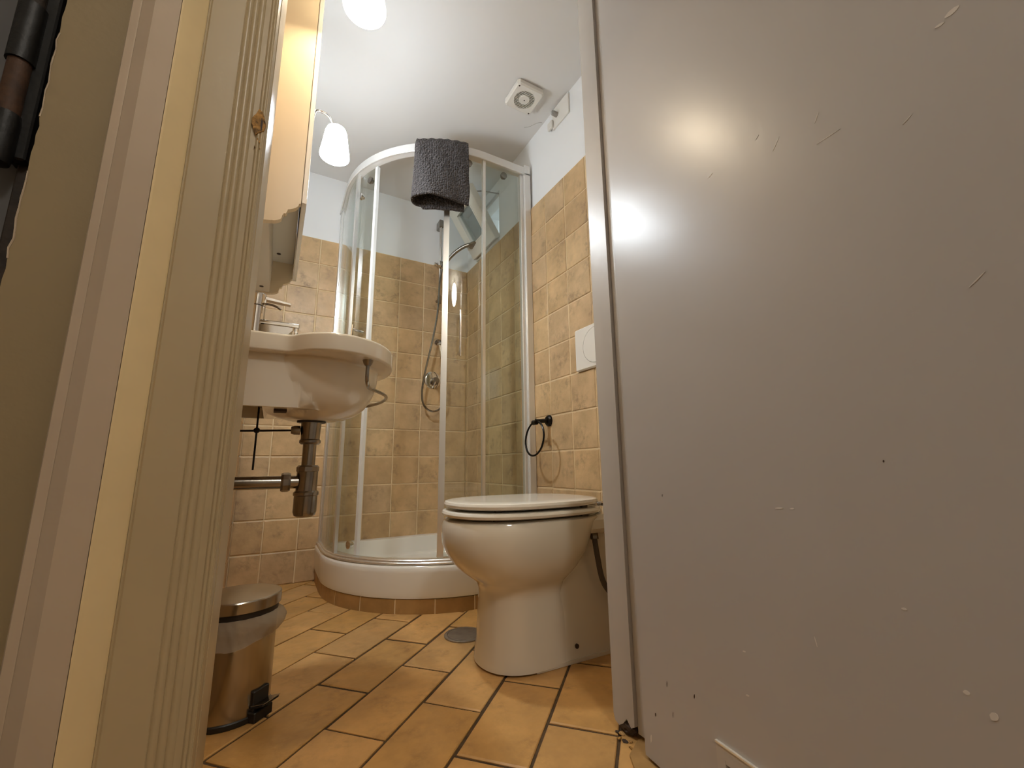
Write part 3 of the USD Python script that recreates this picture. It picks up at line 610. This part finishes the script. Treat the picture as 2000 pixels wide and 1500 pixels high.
hd = lathe([(0.0001, 0.012), (0.020, 0.010), (0.036, 0.002), (0.039, -0.006), (0.036, -0.012), (0.0001, -0.013)], (0, 0, 0), 28)
hd.apply_transform(trimesh.transformations.rotation_matrix(math.radians(-14), [0.5, 0.85, 0])); hd.apply_translation([0.998, 2.235, 1.930])
part(hs, 'head', hd, 'dark_chrome', 30)
hose = spline([(0.852, 2.40, 1.80), (0.838, 2.408, 1.70), (0.834, 2.41, 1.56), (0.815, 2.41, 1.40), (0.784, 2.41, 1.235), (0.755, 2.415, 1.08), (0.748, 2.42, 0.985), (0.764, 2.42, 0.915), (0.805, 2.42, 0.885), (0.850, 2.42, 0.893), (0.885, 2.42, 0.95), (0.893, 2.42, 1.06), (0.880, 2.425, 1.16), (0.862, 2.43, 1.27), (0.857, 2.43, 1.315)], 120)
part(hs, 'hose', tube(hose, 0.0062, 10), 'brass_grey', 30)
part(hs, 'hose_nut', tube(hose[-9:], 0.0105, 12), 'chrome', 30)
so = thing('wall_outlet', 'chrome elbow outlet for the shower hose on the back wall', 'wall outlet', (0.852, YB, 1.33))
part(so, 'rosette', lathe([(0.0001, -0.008), (0.022, -0.008), (0.026, 0.0), (0.0001, 0.0)], (0.852, YB, 1.335), 24, 'y'), 'chrome', 30)
part(so, 'elbow', tube(spline([(0.852, YB - 0.004, 1.335), (0.854, YB - 0.03, 1.335), (0.857, 2.432, 1.325), (0.857, 2.43, 1.305)], 12), 0.011, 12), 'brass_grey', 30)
mx = thing('shower_mixer', 'chrome round single lever shower mixer on the back wall', 'mixer', (0.826, YB, 1.08))
part(mx, 'plate', lathe([(0.0001, -0.012), (0.040, -0.012), (0.054, -0.006), (0.056, 0.0), (0.0001, 0.0)], (0.828, YB, 1.085), 36, 'y'), 'chrome', 30)
part(mx, 'cartridge', lathe([(0.0001, -0.062), (0.018, -0.060), (0.022, -0.050), (0.024, -0.008), (0.0001, -0.008)], (0.836, YB, 1.075), 28, 'y'), 'dark_chrome', 30)
part(mx, 'lever', tube([(0.834, YB - 0.052, 1.07), (0.820, YB - 0.075, 1.045), (0.806, YB - 0.09, 1.020)], [0.0065, 0.0055, 0.006], 10), 'chrome', 30)

# ---------------------------------------------------------------- toilet, seen from its side, back to the right wall
TYC = 1.205
to = thing('toilet', 'cream white floor standing toilet against the right wall', 'toilet', (0.75, TYC, 0))
def oval(xf, xb, hw, z, n=56, p=2.25, pb=3.2):
    """plan outline: round front at xf, blunter back at xb; widest at 45 percent"""
    xm = xf + 0.46 * (xb - xf); o = []
    for k in range(n):
        a = 2 * math.pi * k / n; c, s_ = math.cos(a), math.sin(a)
        e = p if c < 0 else pb; rx_ = (xm - xf) if c < 0 else (xb - xm)
        pass; o.append((xm + rx_ * np.sign(c) * abs(c) ** (2 / e), TYC + hw * np.sign(s_) * abs(s_) ** (2 / e), z))
    return np.array(o)
secs = [(0.572, 0.86, 0.118, 0.0), (0.560, 0.86, 0.124, 0.0045), (0.560, 0.86, 0.124, 0.012), (0.566, 0.845, 0.119, 0.06), (0.569, 0.835, 0.114, 0.13), (0.573, 0.82, 0.112, 0.185), (0.573, 0.818, 0.114, 0.200), (0.566, 0.82, 0.120, 0.218), (0.547, 0.832, 0.132, 0.232), (0.525, 0.846, 0.146, 0.247), (0.505, 0.862, 0.157, 0.264),
        (0.484, 0.876, 0.170, 0.287), (0.468, 0.893, 0.178, 0.310), (0.458, 0.904, 0.183, 0.335), (0.455, 0.914, 0.185, 0.365), (0.456, 0.93, 0.183, 0.388), (0.461, 0.95, 0.178, 0.402), (0.475, 0.95, 0.166, 0.408)]
bowl = ringmesh([oval(a, b, h, z) for a, b, h, z in secs])
skirt = prism(Polygon([(0.68, TYC - 0.121), (1.02, TYC - 0.127), (1.02, TYC + 0.127), (0.68, TYC + 0.121)]), 0.0, 0.010)
rear = ringmesh([np.array([(x, TYC + y * w, z) for x, y in ((0.72, -1), (xb, -1), (xb, 1), (0.72, 1))]) for z, w, xb in ((0.0, 0.122, 1.02), (0.05, 0.112, 1.02), (0.16, 0.098, 1.015), (0.30, 0.09, 0.985), (0.36, 0.088, 0.96))])
deck = bx(0.86, XR - 0.006, TYC - 0.150, TYC + 0.150, 0.352, 0.406, 0.014)
part(to, 'bowl', tri(man(bowl) + man(skirt) + man(rear) + man(deck)), 'toilet_ceramic', 32)
def disc(xf, xb, hw, z0, z1, r=0.006):
    return ringmesh([oval(xf + d, xb - d, hw - d, z) for d, z in ((r, z0), (r * 0.3, z0 + r * 0.3), (0, z0 + r), (0, z1 - r), (r * 0.3, z1 - r * 0.3), (r * 1.2, z1), (r * 6, z1 + 0.0012))])
seat = part(to, 'seat', disc(0.455, 0.955, 0.186, 0.4135, 0.4315, 0.0085), 'seat_plastic', 35)
lid = part(to, 'lid', disc(0.462, 0.945, 0.183, 0.4385, 0.4575, 0.0085), 'seat_plastic', 35)
for x, y in ((0.56, -0.125), (0.56, 0.125), (0.84, -0.150), (0.84, 0.150)):
    sub(seat, 'buffer', bx(x - 0.012, x + 0.012, TYC + y - 0.008, TYC + y + 0.008, 0.407, 0.4130, 0.001), 'rubber', False)
    sub(lid, 'buffer', bx(x - 0.010, x + 0.010, TYC + y - 0.008, TYC + y + 0.008, 0.4322, 0.4385, 0.001), 'rubber', False)
for y in (-0.075, 0.075):
    part(to, 'hinge', cat(tube([(0.962, TYC + y - 0.025, 0.434), (0.962, TYC + y + 0.025, 0.434)], 0.008, 12), lathe([(0.0001, 0.404), (0.013, 0.404), (0.012, 0.416), (0.006, 0.420), (0.006, 0.436), (0.0001, 0.436)], (0.962, TYC + y, 0), 16), bx(0.940, 0.962, TYC + y - 0.014, TYC + y + 0.014, 0.431, 0.437)), 'chrome', 30)
part(to, 'lid_pin', tube([(0.935, TYC - 0.125, 0.4345), (0.965, TYC - 0.125, 0.4345)], 0.0045, 10), 'brass_grey', 30)
part(to, 'bolt_hole', lathe([(0.0001, -0.004), (0.0065, -0.004), (0.0065, 0.006), (0.0001, 0.006)], (0.822, TYC - 0.1135, 0.040), 14, 'y'), 'mark', 30)
tp = thing('flexible_hose', 'dark braided water hose hanging under the back of the toilet', 'hose', (0.94, 1.08, 0.2))
ps = spline([(0.912, 1.100, 0.352), (0.908, 1.090, 0.32), (0.914, 1.085, 0.26), (0.932, 1.083, 0.195), (0.975, 1.080, 0.15), (1.03, 1.08, 0.12), (XR, 1.08, 0.115)], 40)
part(tp, 'hose', tube(ps, 0.0085, 10), 'rubber', 30)
part(tp, 'nut', tube(ps[:4], 0.013, 6), 'dark_chrome', False)

fp_ = thing('flush_plate', 'white flush plate with a round button above the toilet', 'flush plate', (XR, 1.195, 1.01))
plate = cutaway(bx(XR - 0.014, XR, 1.068, 1.322, 0.926, 1.100, 0.005), lathe([(0.0001, -0.02), (0.0665, -0.02), (0.0665, -0.007), (0.0001, -0.007)], (XR, 1.195, 1.014), 48, 'x') if False else prism(Polygon([(1.195 + 0.0755 * math.cos(a), 1.0135 + 0.0715 * math.sin(a)) for a in np.linspace(0, 2 * math.pi, 60)[:-1]]), XR - 0.03, XR - 0.006, 'yz'))
part(fp_, 'frame', plate, 'white_plastic', 30)
part(fp_, 'button', prism(Polygon([(1.195 + 0.0735 * math.cos(a), 1.0135 + 0.0695 * math.sin(a)) for a in np.linspace(0, 2 * math.pi, 60)[:-1]]), XR - 0.0145, XR - 0.003, 'yz'), 'white_plastic', 30)

tr_ = thing('towel_ring', 'black metal towel ring on the tiled right wall', 'towel ring', (XR, 1.535, 0.74))
part(tr_, 'rosette', lathe([(0.0001, -0.014), (0.018, -0.014), (0.024, -0.008), (0.026, 0.0), (0.0001, 0.0)], (XR, 1.540, 0.752), 28, 'x'), 'black_metal', 30)
part(tr_, 'arm', cat(tube([(XR - 0.008, 1.540, 0.752), (0.985, 1.543, 0.748)], 0.009, 12), lathe([(0.0001, -0.013), (0.011, -0.013), (0.011, 0.013), (0.0001, 0.013)], (0.982, 1.543, 0.742), 16, 'y')), 'black_metal', 30)
rc, rr_ = np.array([0.978, 1.543, 0.673]), 0.073
ra = np.linspace(0, 2 * math.pi, 49)[:-1]
ring = np.array([rc + rr_ * np.array([0.12 * math.sin(a), math.cos(a) * 0.99, math.sin(a)]) for a in ra])
part(tr_, 'ring', ringmesh([[p + 0.0042 * (math.cos(b) * (p - rc) / rr_ + math.sin(b) * np.array([1.0, 0, 0])) for b in np.linspace(0, 2 * math.pi, 11)[:-1]] for p in ring], closed=True), 'black_metal', 30)

fd = thing('floor_drain', 'round grey metal drain cover set in the floor beside the toilet', 'drain cover', (0.615, 1.441, 0))
part(fd, 'rim', lathe([(0.0001, -0.003), (0.066, -0.003), (0.066, 0.003), (0.062, 0.0045), (0.056, 0.0038), (0.055, 0.002), (0.0001, 0.002)], (0.615, 1.441, 0), 48), 'drain_metal', 30)
part(fd, 'cover', lathe([(0.0001, 0.002), (0.0545, 0.002), (0.0545, 0.0036), (0.052, 0.0046), (0.0001, 0.0050)], (0.615, 1.441, 0), 48), 'drain_metal', 30)

# ---------------------------------------------------------------- wash basin and what hangs on it
BYC, BZ = 1.267, 0.872
wbn = thing('wash_basin', 'cream white wall hung wash basin with a rounded front', 'wash basin', (XL, BYC, 0.7))
def plan_out(d=0.0):
    """plan of the rim: narrower shoulders at the wall, round front"""
    cx, ay, al, ar = 0.115, 0.245 - d, 0.142 - d, 0.174 - d
    big = Polygon([(cx + (ar if math.cos(a) > 0 else al) * math.cos(a), BYC + ay * math.sin(a)) for a in np.linspace(0, 2 * math.pi, 121)[:-1]])
    back = sbox(XL + 0.001, BYC - 0.178 + d, 0.115, BYC + 0.178 - d)
    u = big.union(back).intersection(sbox(XL + 0.001, 0, 1, 3))
    return u.buffer(0.025).buffer(-0.03).buffer(0.005).intersection(sbox(XL + 0.001, 0, 1, 3)) if True else u
def ring_of(poly, z, n=120):
    L = poly.exterior; return np.array([(*L.interpolate(t * L.length / n).coords[0], z) for t in range(n)])
base_ring = np.array([(XL, BYC)])
def outline(d, z, n=160):
    p = plan_out(d); c = np.array([0.0, BYC]); o = []
    for k in range(n):
        a = 2 * math.pi * k / n; ray = shapely.LineString([c, c + 2 * np.array([math.cos(a), math.sin(a)])])
        q = p.exterior.intersection(ray); q = max(getattr(q, 'geoms', [q]), key=lambda g: np.hypot(g.x - c[0], g.y - c[1])); o.append((q.x, q.y, z))
    return np.array(o)
rim = ringmesh([outline(0.010, BZ - 0.046), outline(0.003, BZ - 0.044), outline(0.001, BZ - 0.040), outline(0.0, BZ - 0.008), outline(0.002, BZ - 0.0025), outline(0.008, BZ)])
def circ(cx, cy, rx_, ry_, z, n=64): return np.array([(cx + rx_ * math.cos(a), cy + ry_ * math.sin(a), z) for a in np.arange(n) * 2 * math.pi / n])
bowl_s = [(0.086, 0.166, 0.84), (0.086, 0.166, 0.815), (0.086, 0.163, 0.790), (0.086, 0.157, 0.765), (0.086, 0.147, 0.742), (0.086, 0.132, 0.720), (0.086, 0.110, 0.702), (0.086, 0.082, 0.690), (0.086, 0.052, 0.684)]
bowl_o = ringmesh([circ(cx, BYC, r, r * 1.04, z) for cx, r, z in bowl_s])
apron = prism(Polygon([(XL + 0.001, BYC - 0.150), (0.045, BYC - 0.150), (0.075, BYC - 0.138), (0.10, BYC - 0.10), (0.10, BYC + 0.10), (0.075, BYC + 0.138), (0.045, BYC + 0.150), (XL + 0.001, BYC + 0.150)]).buffer(-0.02).buffer(0.02), 0.701, 0.84)
hollow = bx(XL - 0.02, -0.03, BYC - 0.135, BYC + 0.135, 0.60, 0.80)
inner = ringmesh([circ(0.086, BYC, r, r * 1.05, z) for r, z in ((0.160, 0.90), (0.158, 0.868), (0.148, 0.82), (0.125, 0.76), (0.08, 0.722), (0.03, 0.715))])
bod = (man(rim) + man(bowl_o) + (man(apron) - man(hollow))) - man(inner)
part(wbn, 'body', tri(bod), 'ceramic', 52)
part(wbn, 'notch', bx(-0.006, 0.022, BYC - 0.110, BYC - 0.07, 0.6955, 0.7022), 'mark', False)
fc = thing('basin_faucet', 'chrome basin tap with a thin lever and a flat open spout', 'tap', (-0.073, BYC, BZ))
fx = -0.071
part(fc, 'body', lathe([(0.0001, BZ - 0.002), (0.0265, BZ - 0.002), (0.0255, BZ + 0.006), (0.0225, BZ + 0.012), (0.0225, 0.985), (0.0001, 0.985)], (fx, BYC, 0), 32), 'chrome', 30)
part(fc, 'cap', lathe([(0.0001, 0.987), (0.0225, 0.987), (0.0232, 0.990), (0.0232, 1.018), (0.021, 1.022), (0.0001, 1.023)], (fx, BYC, 0), 32), 'chrome', 30)
part(fc, 'lever', hull([(fx + 0.01, BYC - 0.011, 1.008), (fx + 0.01, BYC + 0.011, 1.008), (fx + 0.01, BYC - 0.011, 1.016), (fx + 0.01, BYC + 0.011, 1.016), (0.010, BYC - 0.009, 1.002), (0.010, BYC + 0.009, 1.002), (0.010, BYC - 0.009, 1.0065), (0.010, BYC + 0.009, 1.0065)]), 'chrome', False)
part(fc, 'pop_up_knob', tube(spline([(fx + 0.018, BYC - 0.016, 0.992), (fx + 0.032, BYC - 0.02, 0.991), (fx + 0.046, BYC - 0.02, 0.988), (fx + 0.058, BYC - 0.022, 0.980)], 10), 0.003, 8), 'brass_grey', 30)
part(fc, 'spout', bx(fx + 0.012, 0.036, BYC - 0.021, BYC + 0.021, 0.9375, 0.9475, 0.0025), 'chrome', False)
part(fc, 'spout_tray', hull([(x, BYC + y, z) for y in (-0.02, 0.02) for x, z in ((fx + 0.015, 0.9345), (fx + 0.015, 0.910), (0.006, 0.910), (0.020, 0.927), (0.020, 0.9345))]), 'chrome', False)
part(fc, 'spout_lip', bx(0.024, 0.034, BYC - 0.019, BYC + 0.019, 0.923, 0.9375, 0.003), 'chrome', False)

br = thing('basin_towel_rail', 'bent chrome wire towel rail under the basin front', 'towel rail', (0.19, 1.07, 0.83))
part(br, 'mount', lathe([(0.0001, 0.812), (0.007, 0.812), (0.011, 0.818), (0.014, 0.829), (0.0001, 0.832)], (0.192, 1.083, 0), 20), 'dark_chrome', 30)
rail = np.vstack([spline([(0.192, 1.083, 0.815), (0.192, 1.084, 0.79), (0.193, 1.088, 0.775), (0.200, 1.110, 0.7655), (0.214, 1.150, 0.766), (0.256, 1.22, 0.768), (0.292, 1.31, 0.770), (0.300, 1.40, 0.770), (0.285, 1.50, 0.770), (0.25, 1.60, 0.770)], 60)])
part(br, 'wire', tube(rail, 0.0048, 10), 'brass_grey', 30)

bt = thing('bottle_trap', 'dull chrome bottle trap and waste pipe under the basin', 'trap', (0.088, BYC, 0.44))
tx = 0.086
part(bt, 'flange', lathe([(0.0001, 0.680), (0.036, 0.680), (0.036, 0.688), (0.030, 0.690), (0.0001, 0.690)], (tx, BYC, 0), 32), 'black', 30, label='black rubber flange')
part(bt, 'waste_body', lathe([(0.0001, 0.635), (0.0235, 0.635), (0.0255, 0.682), (0.0001, 0.682)], (tx, BYC, 0), 28), 'brass_grey', 30)
part(bt, 'nut', lathe([(0.0001, 0.622), (0.0225, 0.622), (0.0265, 0.626), (0.0265, 0.632), (0.0225, 0.637), (0.0001, 0.637)], (tx, BYC, 0), 28), 'dark_chrome', 30)
part(bt, 'tailpiece', tube([(tx, BYC, 0.56), (tx, BYC, 0.625)], 0.0168, 24), 'brass_grey', 30)
part(bt, 'tail_nut', lathe([(0.0001, 0.548), (0.025, 0.548), (0.0275, 0.552), (0.0275, 0.562), (0.023, 0.567), (0.0001, 0.567)], (tx, BYC, 0), 10), 'dark_chrome', 20)
part(bt, 'upper_cup', lathe([(0.0001, 0.500), (0.026, 0.500), (0.026, 0.550), (0.0001, 0.550)], (tx, BYC, 0), 28), 'brass_grey', 30)
part(bt, 'bottle', lathe([(0.0001, 0.434), (0.019, 0.4345), (0.0255, 0.439), (0.0285, 0.448), (0.0285, 0.488), (0.031, 0.490), (0.031, 0.497), (0.027, 0.501), (0.0001, 0.501)], (tx, BYC, 0), 32), 'brass_grey', 30)
part(bt, 'outlet_arm', tube([(XL, BYC, 0.524), (tx - 0.02, BYC, 0.524)], 0.0165, 24), 'brass_grey', 30)
part(bt, 'outlet_nut', lathe([(0.0001, -0.011), (0.022, -0.011), (0.0245, -0.006), (0.0245, 0.006), (0.022, 0.011), (0.0001, 0.011)], (tx - 0.050, BYC, 0.524), 10, 'x'), 'dark_chrome', 20)
pk = thing('pop_up_linkage', 'thin dark crossed rods of the pop-up waste behind the basin trap', 'linkage', (-0.035, BYC, 0.56))
part(pk, 'horizontal_rod', tube([(-0.10, BYC, 0.653), (tx - 0.03, BYC, 0.659)], 0.0026, 8), 'black_metal', 30)
part(pk, 'vertical_rod', tube([(-0.040, BYC - 0.004, 0.556), (-0.040, BYC - 0.004, 0.80)], 0.0023, 8), 'black_metal', 30)
part(pk, 'clamp', trimesh.creation.icosphere(2, 0.0075).apply_translation([-0.040, BYC - 0.002, 0.656]), 'black_metal', 30)
part(pk, 'pivot_nut', lathe([(0.0001, -0.014), (0.009, -0.014), (0.012, -0.006), (0.012, 0.008), (0.0001, 0.010)], (tx - 0.034, BYC, 0.659), 12, 'x'), 'dark_chrome', 30)

# ---------------------------------------------------------------- pedal bin
BX, BYY = -0.040, 1.300
pb = thing('pedal_bin', 'round stainless steel pedal bin with a black foot, half behind the door casing', 'bin', (BX, BYY, 0))
part(pb, 'body', lathe([(0.0001, 0.012), (0.0845, 0.012), (0.0845, 0.214), (0.0835, 0.216), (0.0001, 0.216)], (BX, BYY, 0), 56), 'steel', 30)
part(pb, 'base_ring', lathe([(0.0001, 0.0), (0.0855, 0.0), (0.0875, 0.003), (0.0875, 0.011), (0.0855, 0.0135), (0.0001, 0.0135)], (BX, BYY, 0), 56), 'black', 30)
part(pb, 'lid', lathe([(0.0001, 0.232), (0.0885, 0.232), (0.091, 0.234), (0.091, 0.256), (0.0895, 0.2585), (0.086, 0.2600), (0.040, 0.2640), (0.0001, 0.2655)], (BX, BYY, 0), 56), 'steel', 30)
part(pb, 'lid_rim', lathe([(0.0001, 0.220), (0.086, 0.220), (0.086, 0.233), (0.0001, 0.233)], (BX, BYY, 0), 48), 'black', 30)
pdv = np.array([0.72, -0.69, 0]); pdv /= np.linalg.norm(pdv); pds = np.array([-pdv[1], pdv[0], 0])
def pbx(a0, a1, s0, s1, z0, z1, tilt=0.0, b=0.002):
    m = bx(a0, a1, s0, s1, z0, z1, b); m.vertices[:, 2] += (m.vertices[:, 0] - a0) * tilt
    T = np.eye(4); T[:3, 0], T[:3, 1], T[:3, 3] = pdv, pds, [BX, BYY, 0]; m.apply_transform(T)
    if m.volume < 0: m.invert()
    return m
part(pb, 'pedal_housing', cat(pbx(0.075, 0.100, -0.026, 0.026, 0.0, 0.022), pbx(0.076, 0.090, -0.022, 0.022, 0.018, 0.062)), 'black', 30)
ped = part(pb, 'pedal', pbx(0.082, 0.118, -0.024, 0.024, 0.026, 0.031, 0.25), 'black', 30)
sub(ped, 'steel_plate', pbx(0.084, 0.120, -0.024, 0.024, 0.0318, 0.0332, 0.25, 0.0005), 'steel', 30)
bl = thing('bin_liner', 'thin translucent plastic bag folded over the rim of the steel bin', 'bag', (BX, BYY, 0.2))
na, nz = 96, 9; Gb = np.zeros((nz, na + 1, 3))
for j in range(na + 1):
    a = 2 * math.pi * j / na
    low = 0.196 + 0.012 * math.sin(a + 0.6) + 0.003 * math.sin(5 * a)
    tuft = 0.016 * max(0, math.cos(a + 0.25)) ** 6
    for i in range(nz):
        t = i / (nz - 1); z = 0.2205 + (low - 0.026 - 0.2205) * t
        r = 0.0868 + 0.0035 * math.sin(math.pi * min(1, t * 1.4)) + tuft * math.sin(math.pi * t) ** 0.7 + 0.0010 * math.sin(17 * a + 5 * t) + 0.0007 * math.sin(31 * a - 7 * t)
        Gb[i, j] = (BX + r * math.cos(a), BYY + r * math.sin(a), z)
part(bl, 'bag', solid(Gb, 0.0006), 'bag', 40)

# ---------------------------------------------------------------- mirror cabinet with scalloped sides, and its two lamps
CY0, CY1, CZT, CFX = 1.05, 1.55, 1.93, 0.010
cb = thing('mirror_cabinet', 'cream lacquered mirror cabinet with scalloped side panels above the basin', 'cabinet', (XL, 1.30, 1.12))
def scal(z0):
    pts = [(XL + 0.001, z0 - 0.006), (-0.062, z0), (-0.050, z0 + 0.002)]
    for t in np.linspace(0, 1, 10): pts.append((-0.048 + 0.020 * t, z0 + 0.003 + 0.010 * t ** 2))             # first sweep
    pts += [(-0.0265, z0 + 0.022), (-0.0235, z0 + 0.0285), (-0.0205, z0 + 0.0275), (-0.0175, z0 + 0.034)]          # little step
    for t in np.linspace(0, 1, 9): pts.append((-0.0165 + 0.0225 * math.sin(t * math.pi / 2), z0 + 0.040 + 0.020 * (1 - math.cos(t * math.pi / 2)) * 0.4 + 0.014 * t))
    pts += [(CFX, z0 + 0.064)]
    return Polygon(pts + [(CFX, CZT), (XL + 0.001, CZT)]).buffer(0)
part(cb, 'side_panel', prism(scal(1.126), CY0, CY0 + 0.016, 'xz'), 'cream_lacquer', False)
part(cb, 'side_panel', prism(scal(1.128), CY1 - 0.016, CY1, 'xz'), 'cream_lacquer', False)
part(cb, 'shelf', bx(XL + 0.001, CFX - 0.002, CY0 + 0.016, CY1 - 0.016, 1.245, 1.262), 'cabinet_inner', False)
part(cb, 'back_rail', bx(XL + 0.001, -0.053, CY0 + 0.016, CY1 - 0.016, 1.132, 1.245), 'cabinet_inner', False)
part(cb, 'screw_hole', lathe([(0.0001, 1.2435), (0.006, 1.2435), (0.006, 1.2452), (0.0001, 1.2452)], (-0.036, 1.47, 0), 14), 'mark', False)
part(cb, 'screw_hole', lathe([(0.0001, 1.1308), (0.006, 1.1308), (0.006, 1.1325), (0.0001, 1.1325)], (-0.075, 1.49, 0), 14), 'mark', False)
part(cb, 'top_panel', bx(XL + 0.001, CFX, CY0 - 0.01, CY1 + 0.01, CZT, CZT + 0.02, 0.003), 'cream_lacquer', False)
part(cb, 'back_panel', bx(XL + 0.001, XL + 0.006, CY0 + 0.016, CY1 - 0.016, 1.262, CZT), 'cabinet_inner', False)
mdr = part(cb, 'mirror_door', bx(CFX + 0.001, CFX + 0.012, CY0 + 0.001, CY1 - 0.001, 1.192, CZT - 0.002, 0.0015), 'white_paint', False)
sub(mdr, 'mirror', bx(CFX + 0.0118, CFX + 0.0128, CY0 + 0.03, CY1 - 0.03, 1.225, CZT - 0.03), 'chrome', False)

def wall_lamp(label, y, mt, bm, zb):
    x, k = 0.112, 0.87
    t = thing('wall_lamp', label, 'lamp', (CFX, y, 1.85), 'lamps on the mirror cabinet')
    part(t, 'base', bx(CFX + 0.0125, CFX + 0.021, y - 0.020 , y + 0.020, 1.80, 1.865, 0.002), 'chrome', 30)
    arm = spline([(CFX + 0.018, y, 1.84), (CFX + 0.020, y, 1.865), (0.040, y, 1.892), (0.066, y, 1.893), (0.092, y, 1.872), (x - 0.004, y, 1.842), (x, y, zb + 0.130)], 30)
    part(t, 'arm', tube(arm, 0.0058, 12), 'chrome', 30)
    part(t, 'socket', lathe([(0.0001, zb + 0.138), (0.012, zb + 0.138), (0.017, zb + 0.131), (0.018, zb + 0.120), (0.0001, zb + 0.120)], (x, y, 0), 20), 'chrome', 30)
    pr = [(0.016, 0.144), (0.026, 0.142), (0.034, 0.134), (0.039, 0.118), (0.042, 0.095), (0.046, 0.060), (0.051, 0.025), (0.0535, 0.004), (0.0525, 0.0), (0.050, 0.003), (0.046, 0.024), (0.0001, 0.032)]
    part(t, 'shade', lathe([(0.0001, zb + 0.144 * k)] + [(r, zb + h * k) for r, h in pr], (x, y, 0), 40), mt, 30)
    part(t, 'bulb', lathe([(0.0001, zb + 0.025), (0.026, zb + 0.023), (0.032, zb + 0.019), (0.026, zb + 0.014), (0.0001, zb + 0.011)], (x, y, 0), 32), bm, 30)
wall_lamp('frosted glass lamp with cool white light over the far end of the cabinet', 1.552, 'lamp_cool', 'bulb_cool', 1.720)
wall_lamp('frosted glass lamp with warm light at the near end, cut by the picture top', 0.950, 'lamp_warm', 'bulb_warm', 1.720)
gl = thing('hall_lamp', 'white globe ceiling lamp of the hallway behind the viewer', 'lamp', (0.2, -0.9, 2.5))
part(gl, 'globe', trimesh.creation.icosphere(3, 0.13).apply_translation([0.2, -0.9, 2.44]), 'lamp_hall', True)
part(gl, 'canopy', lathe([(0.0001, 2.54), (0.07, 2.545), (0.075, 2.60), (0.0001, 2.60)], (0.2, -0.9, 0), 30), 'white_plastic', 30)

# ---------------------------------------------------------------- ceiling fan vent and the plate next to it
FX, FY, FZ = 0.892, 1.434, ZC - 0.028
ef = thing('extractor_fan', 'square white extractor fan with a round slotted grille on the ceiling', 'extractor fan', (FX, FY, ZC))
hs_ = 0.070
disc_cut = prism(Polygon([(FX + 0.049 * math.cos(a), FY + 0.049 * math.sin(a)) for a in np.linspace(0, 2 * math.pi, 49)[:-1]]), FZ - 0.01, FZ + 0.010)
fb = hull([(FX + sx * (hs_ - d), FY + sy * (hs_ - d2), z) for sx in (-1, 1) for sy in (-1, 1) for d, d2, z in ((0, 0.01, FZ + 0.006), (0.01, 0, FZ + 0.006), (0.006, 0.014, FZ), (0.014, 0.006, FZ), (0, 0.01, ZC - 0.004), (0.01, 0, ZC - 0.004))])
part(ef, 'housing', cutaway(trimesh.Trimesh(*fb), disc_cut), 'white_plastic', 25)
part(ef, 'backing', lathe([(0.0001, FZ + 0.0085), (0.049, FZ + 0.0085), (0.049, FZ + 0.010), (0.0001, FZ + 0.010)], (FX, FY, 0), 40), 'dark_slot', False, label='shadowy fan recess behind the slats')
for k in range(-6, 7):
    y = k * 0.0075; L = math.sqrt(max(0, 0.0492 ** 2 - y * y))
    if L > 0.006: part(ef, 'slat', bx(FX - L, FX + L, FY + y - 0.0012, FY + y + 0.0012, FZ + 0.001, FZ + 0.005), 'white_plastic', False)
part(ef, 'hub', lathe([(0.0001, FZ - 0.002), (0.024, FZ - 0.001), (0.026, FZ + 0.002), (0.026, FZ + 0.008), (0.0001, FZ + 0.008)], (FX, FY, 0), 36), 'white_plastic', 30)
for x, y, r in ((0, 0, 0.0032), (-0.058, -0.056, 0.004), (0.058, 0.056, 0.004)):
    z = FZ - 0.0025 if r < 0.004 else FZ - 0.0005
    part(ef, 'screw', lathe([(0.0001, z), (r, z), (r, z + 0.003), (0.0001, z + 0.003)], (FX + x, FY + y, 0), 12), 'mark', False)
cp = thing('cover_plate', 'white square cover plate with a small fitting high on the right wall', 'cover plate', (XR + TT, 1.378, 2.21))
part(cp, 'plate', bx(XR + 0.0005, XR + TT, 1.314, 1.442, 2.156, 2.264, 0.0015), 'white_plastic', False)
part(cp, 'fitting', cat(lathe([(0.0001, -0.026), (0.010, -0.026), (0.012, -0.018), (0.012, 0.0), (0.0001, 0.0)], (XR, 1.404, 2.212), 18, 'x'), bx(XR - 0.030, XR - 0.004, 1.398, 1.410, 2.20, 2.222, 0.002)), 'grey_plastic', 30, label='small grey fitting')
part(cp, 'clip', bx(XR - 0.012, XR + 0.001, 1.432, 1.470, 2.165, 2.205, 0.003), 'white_plastic', 30)
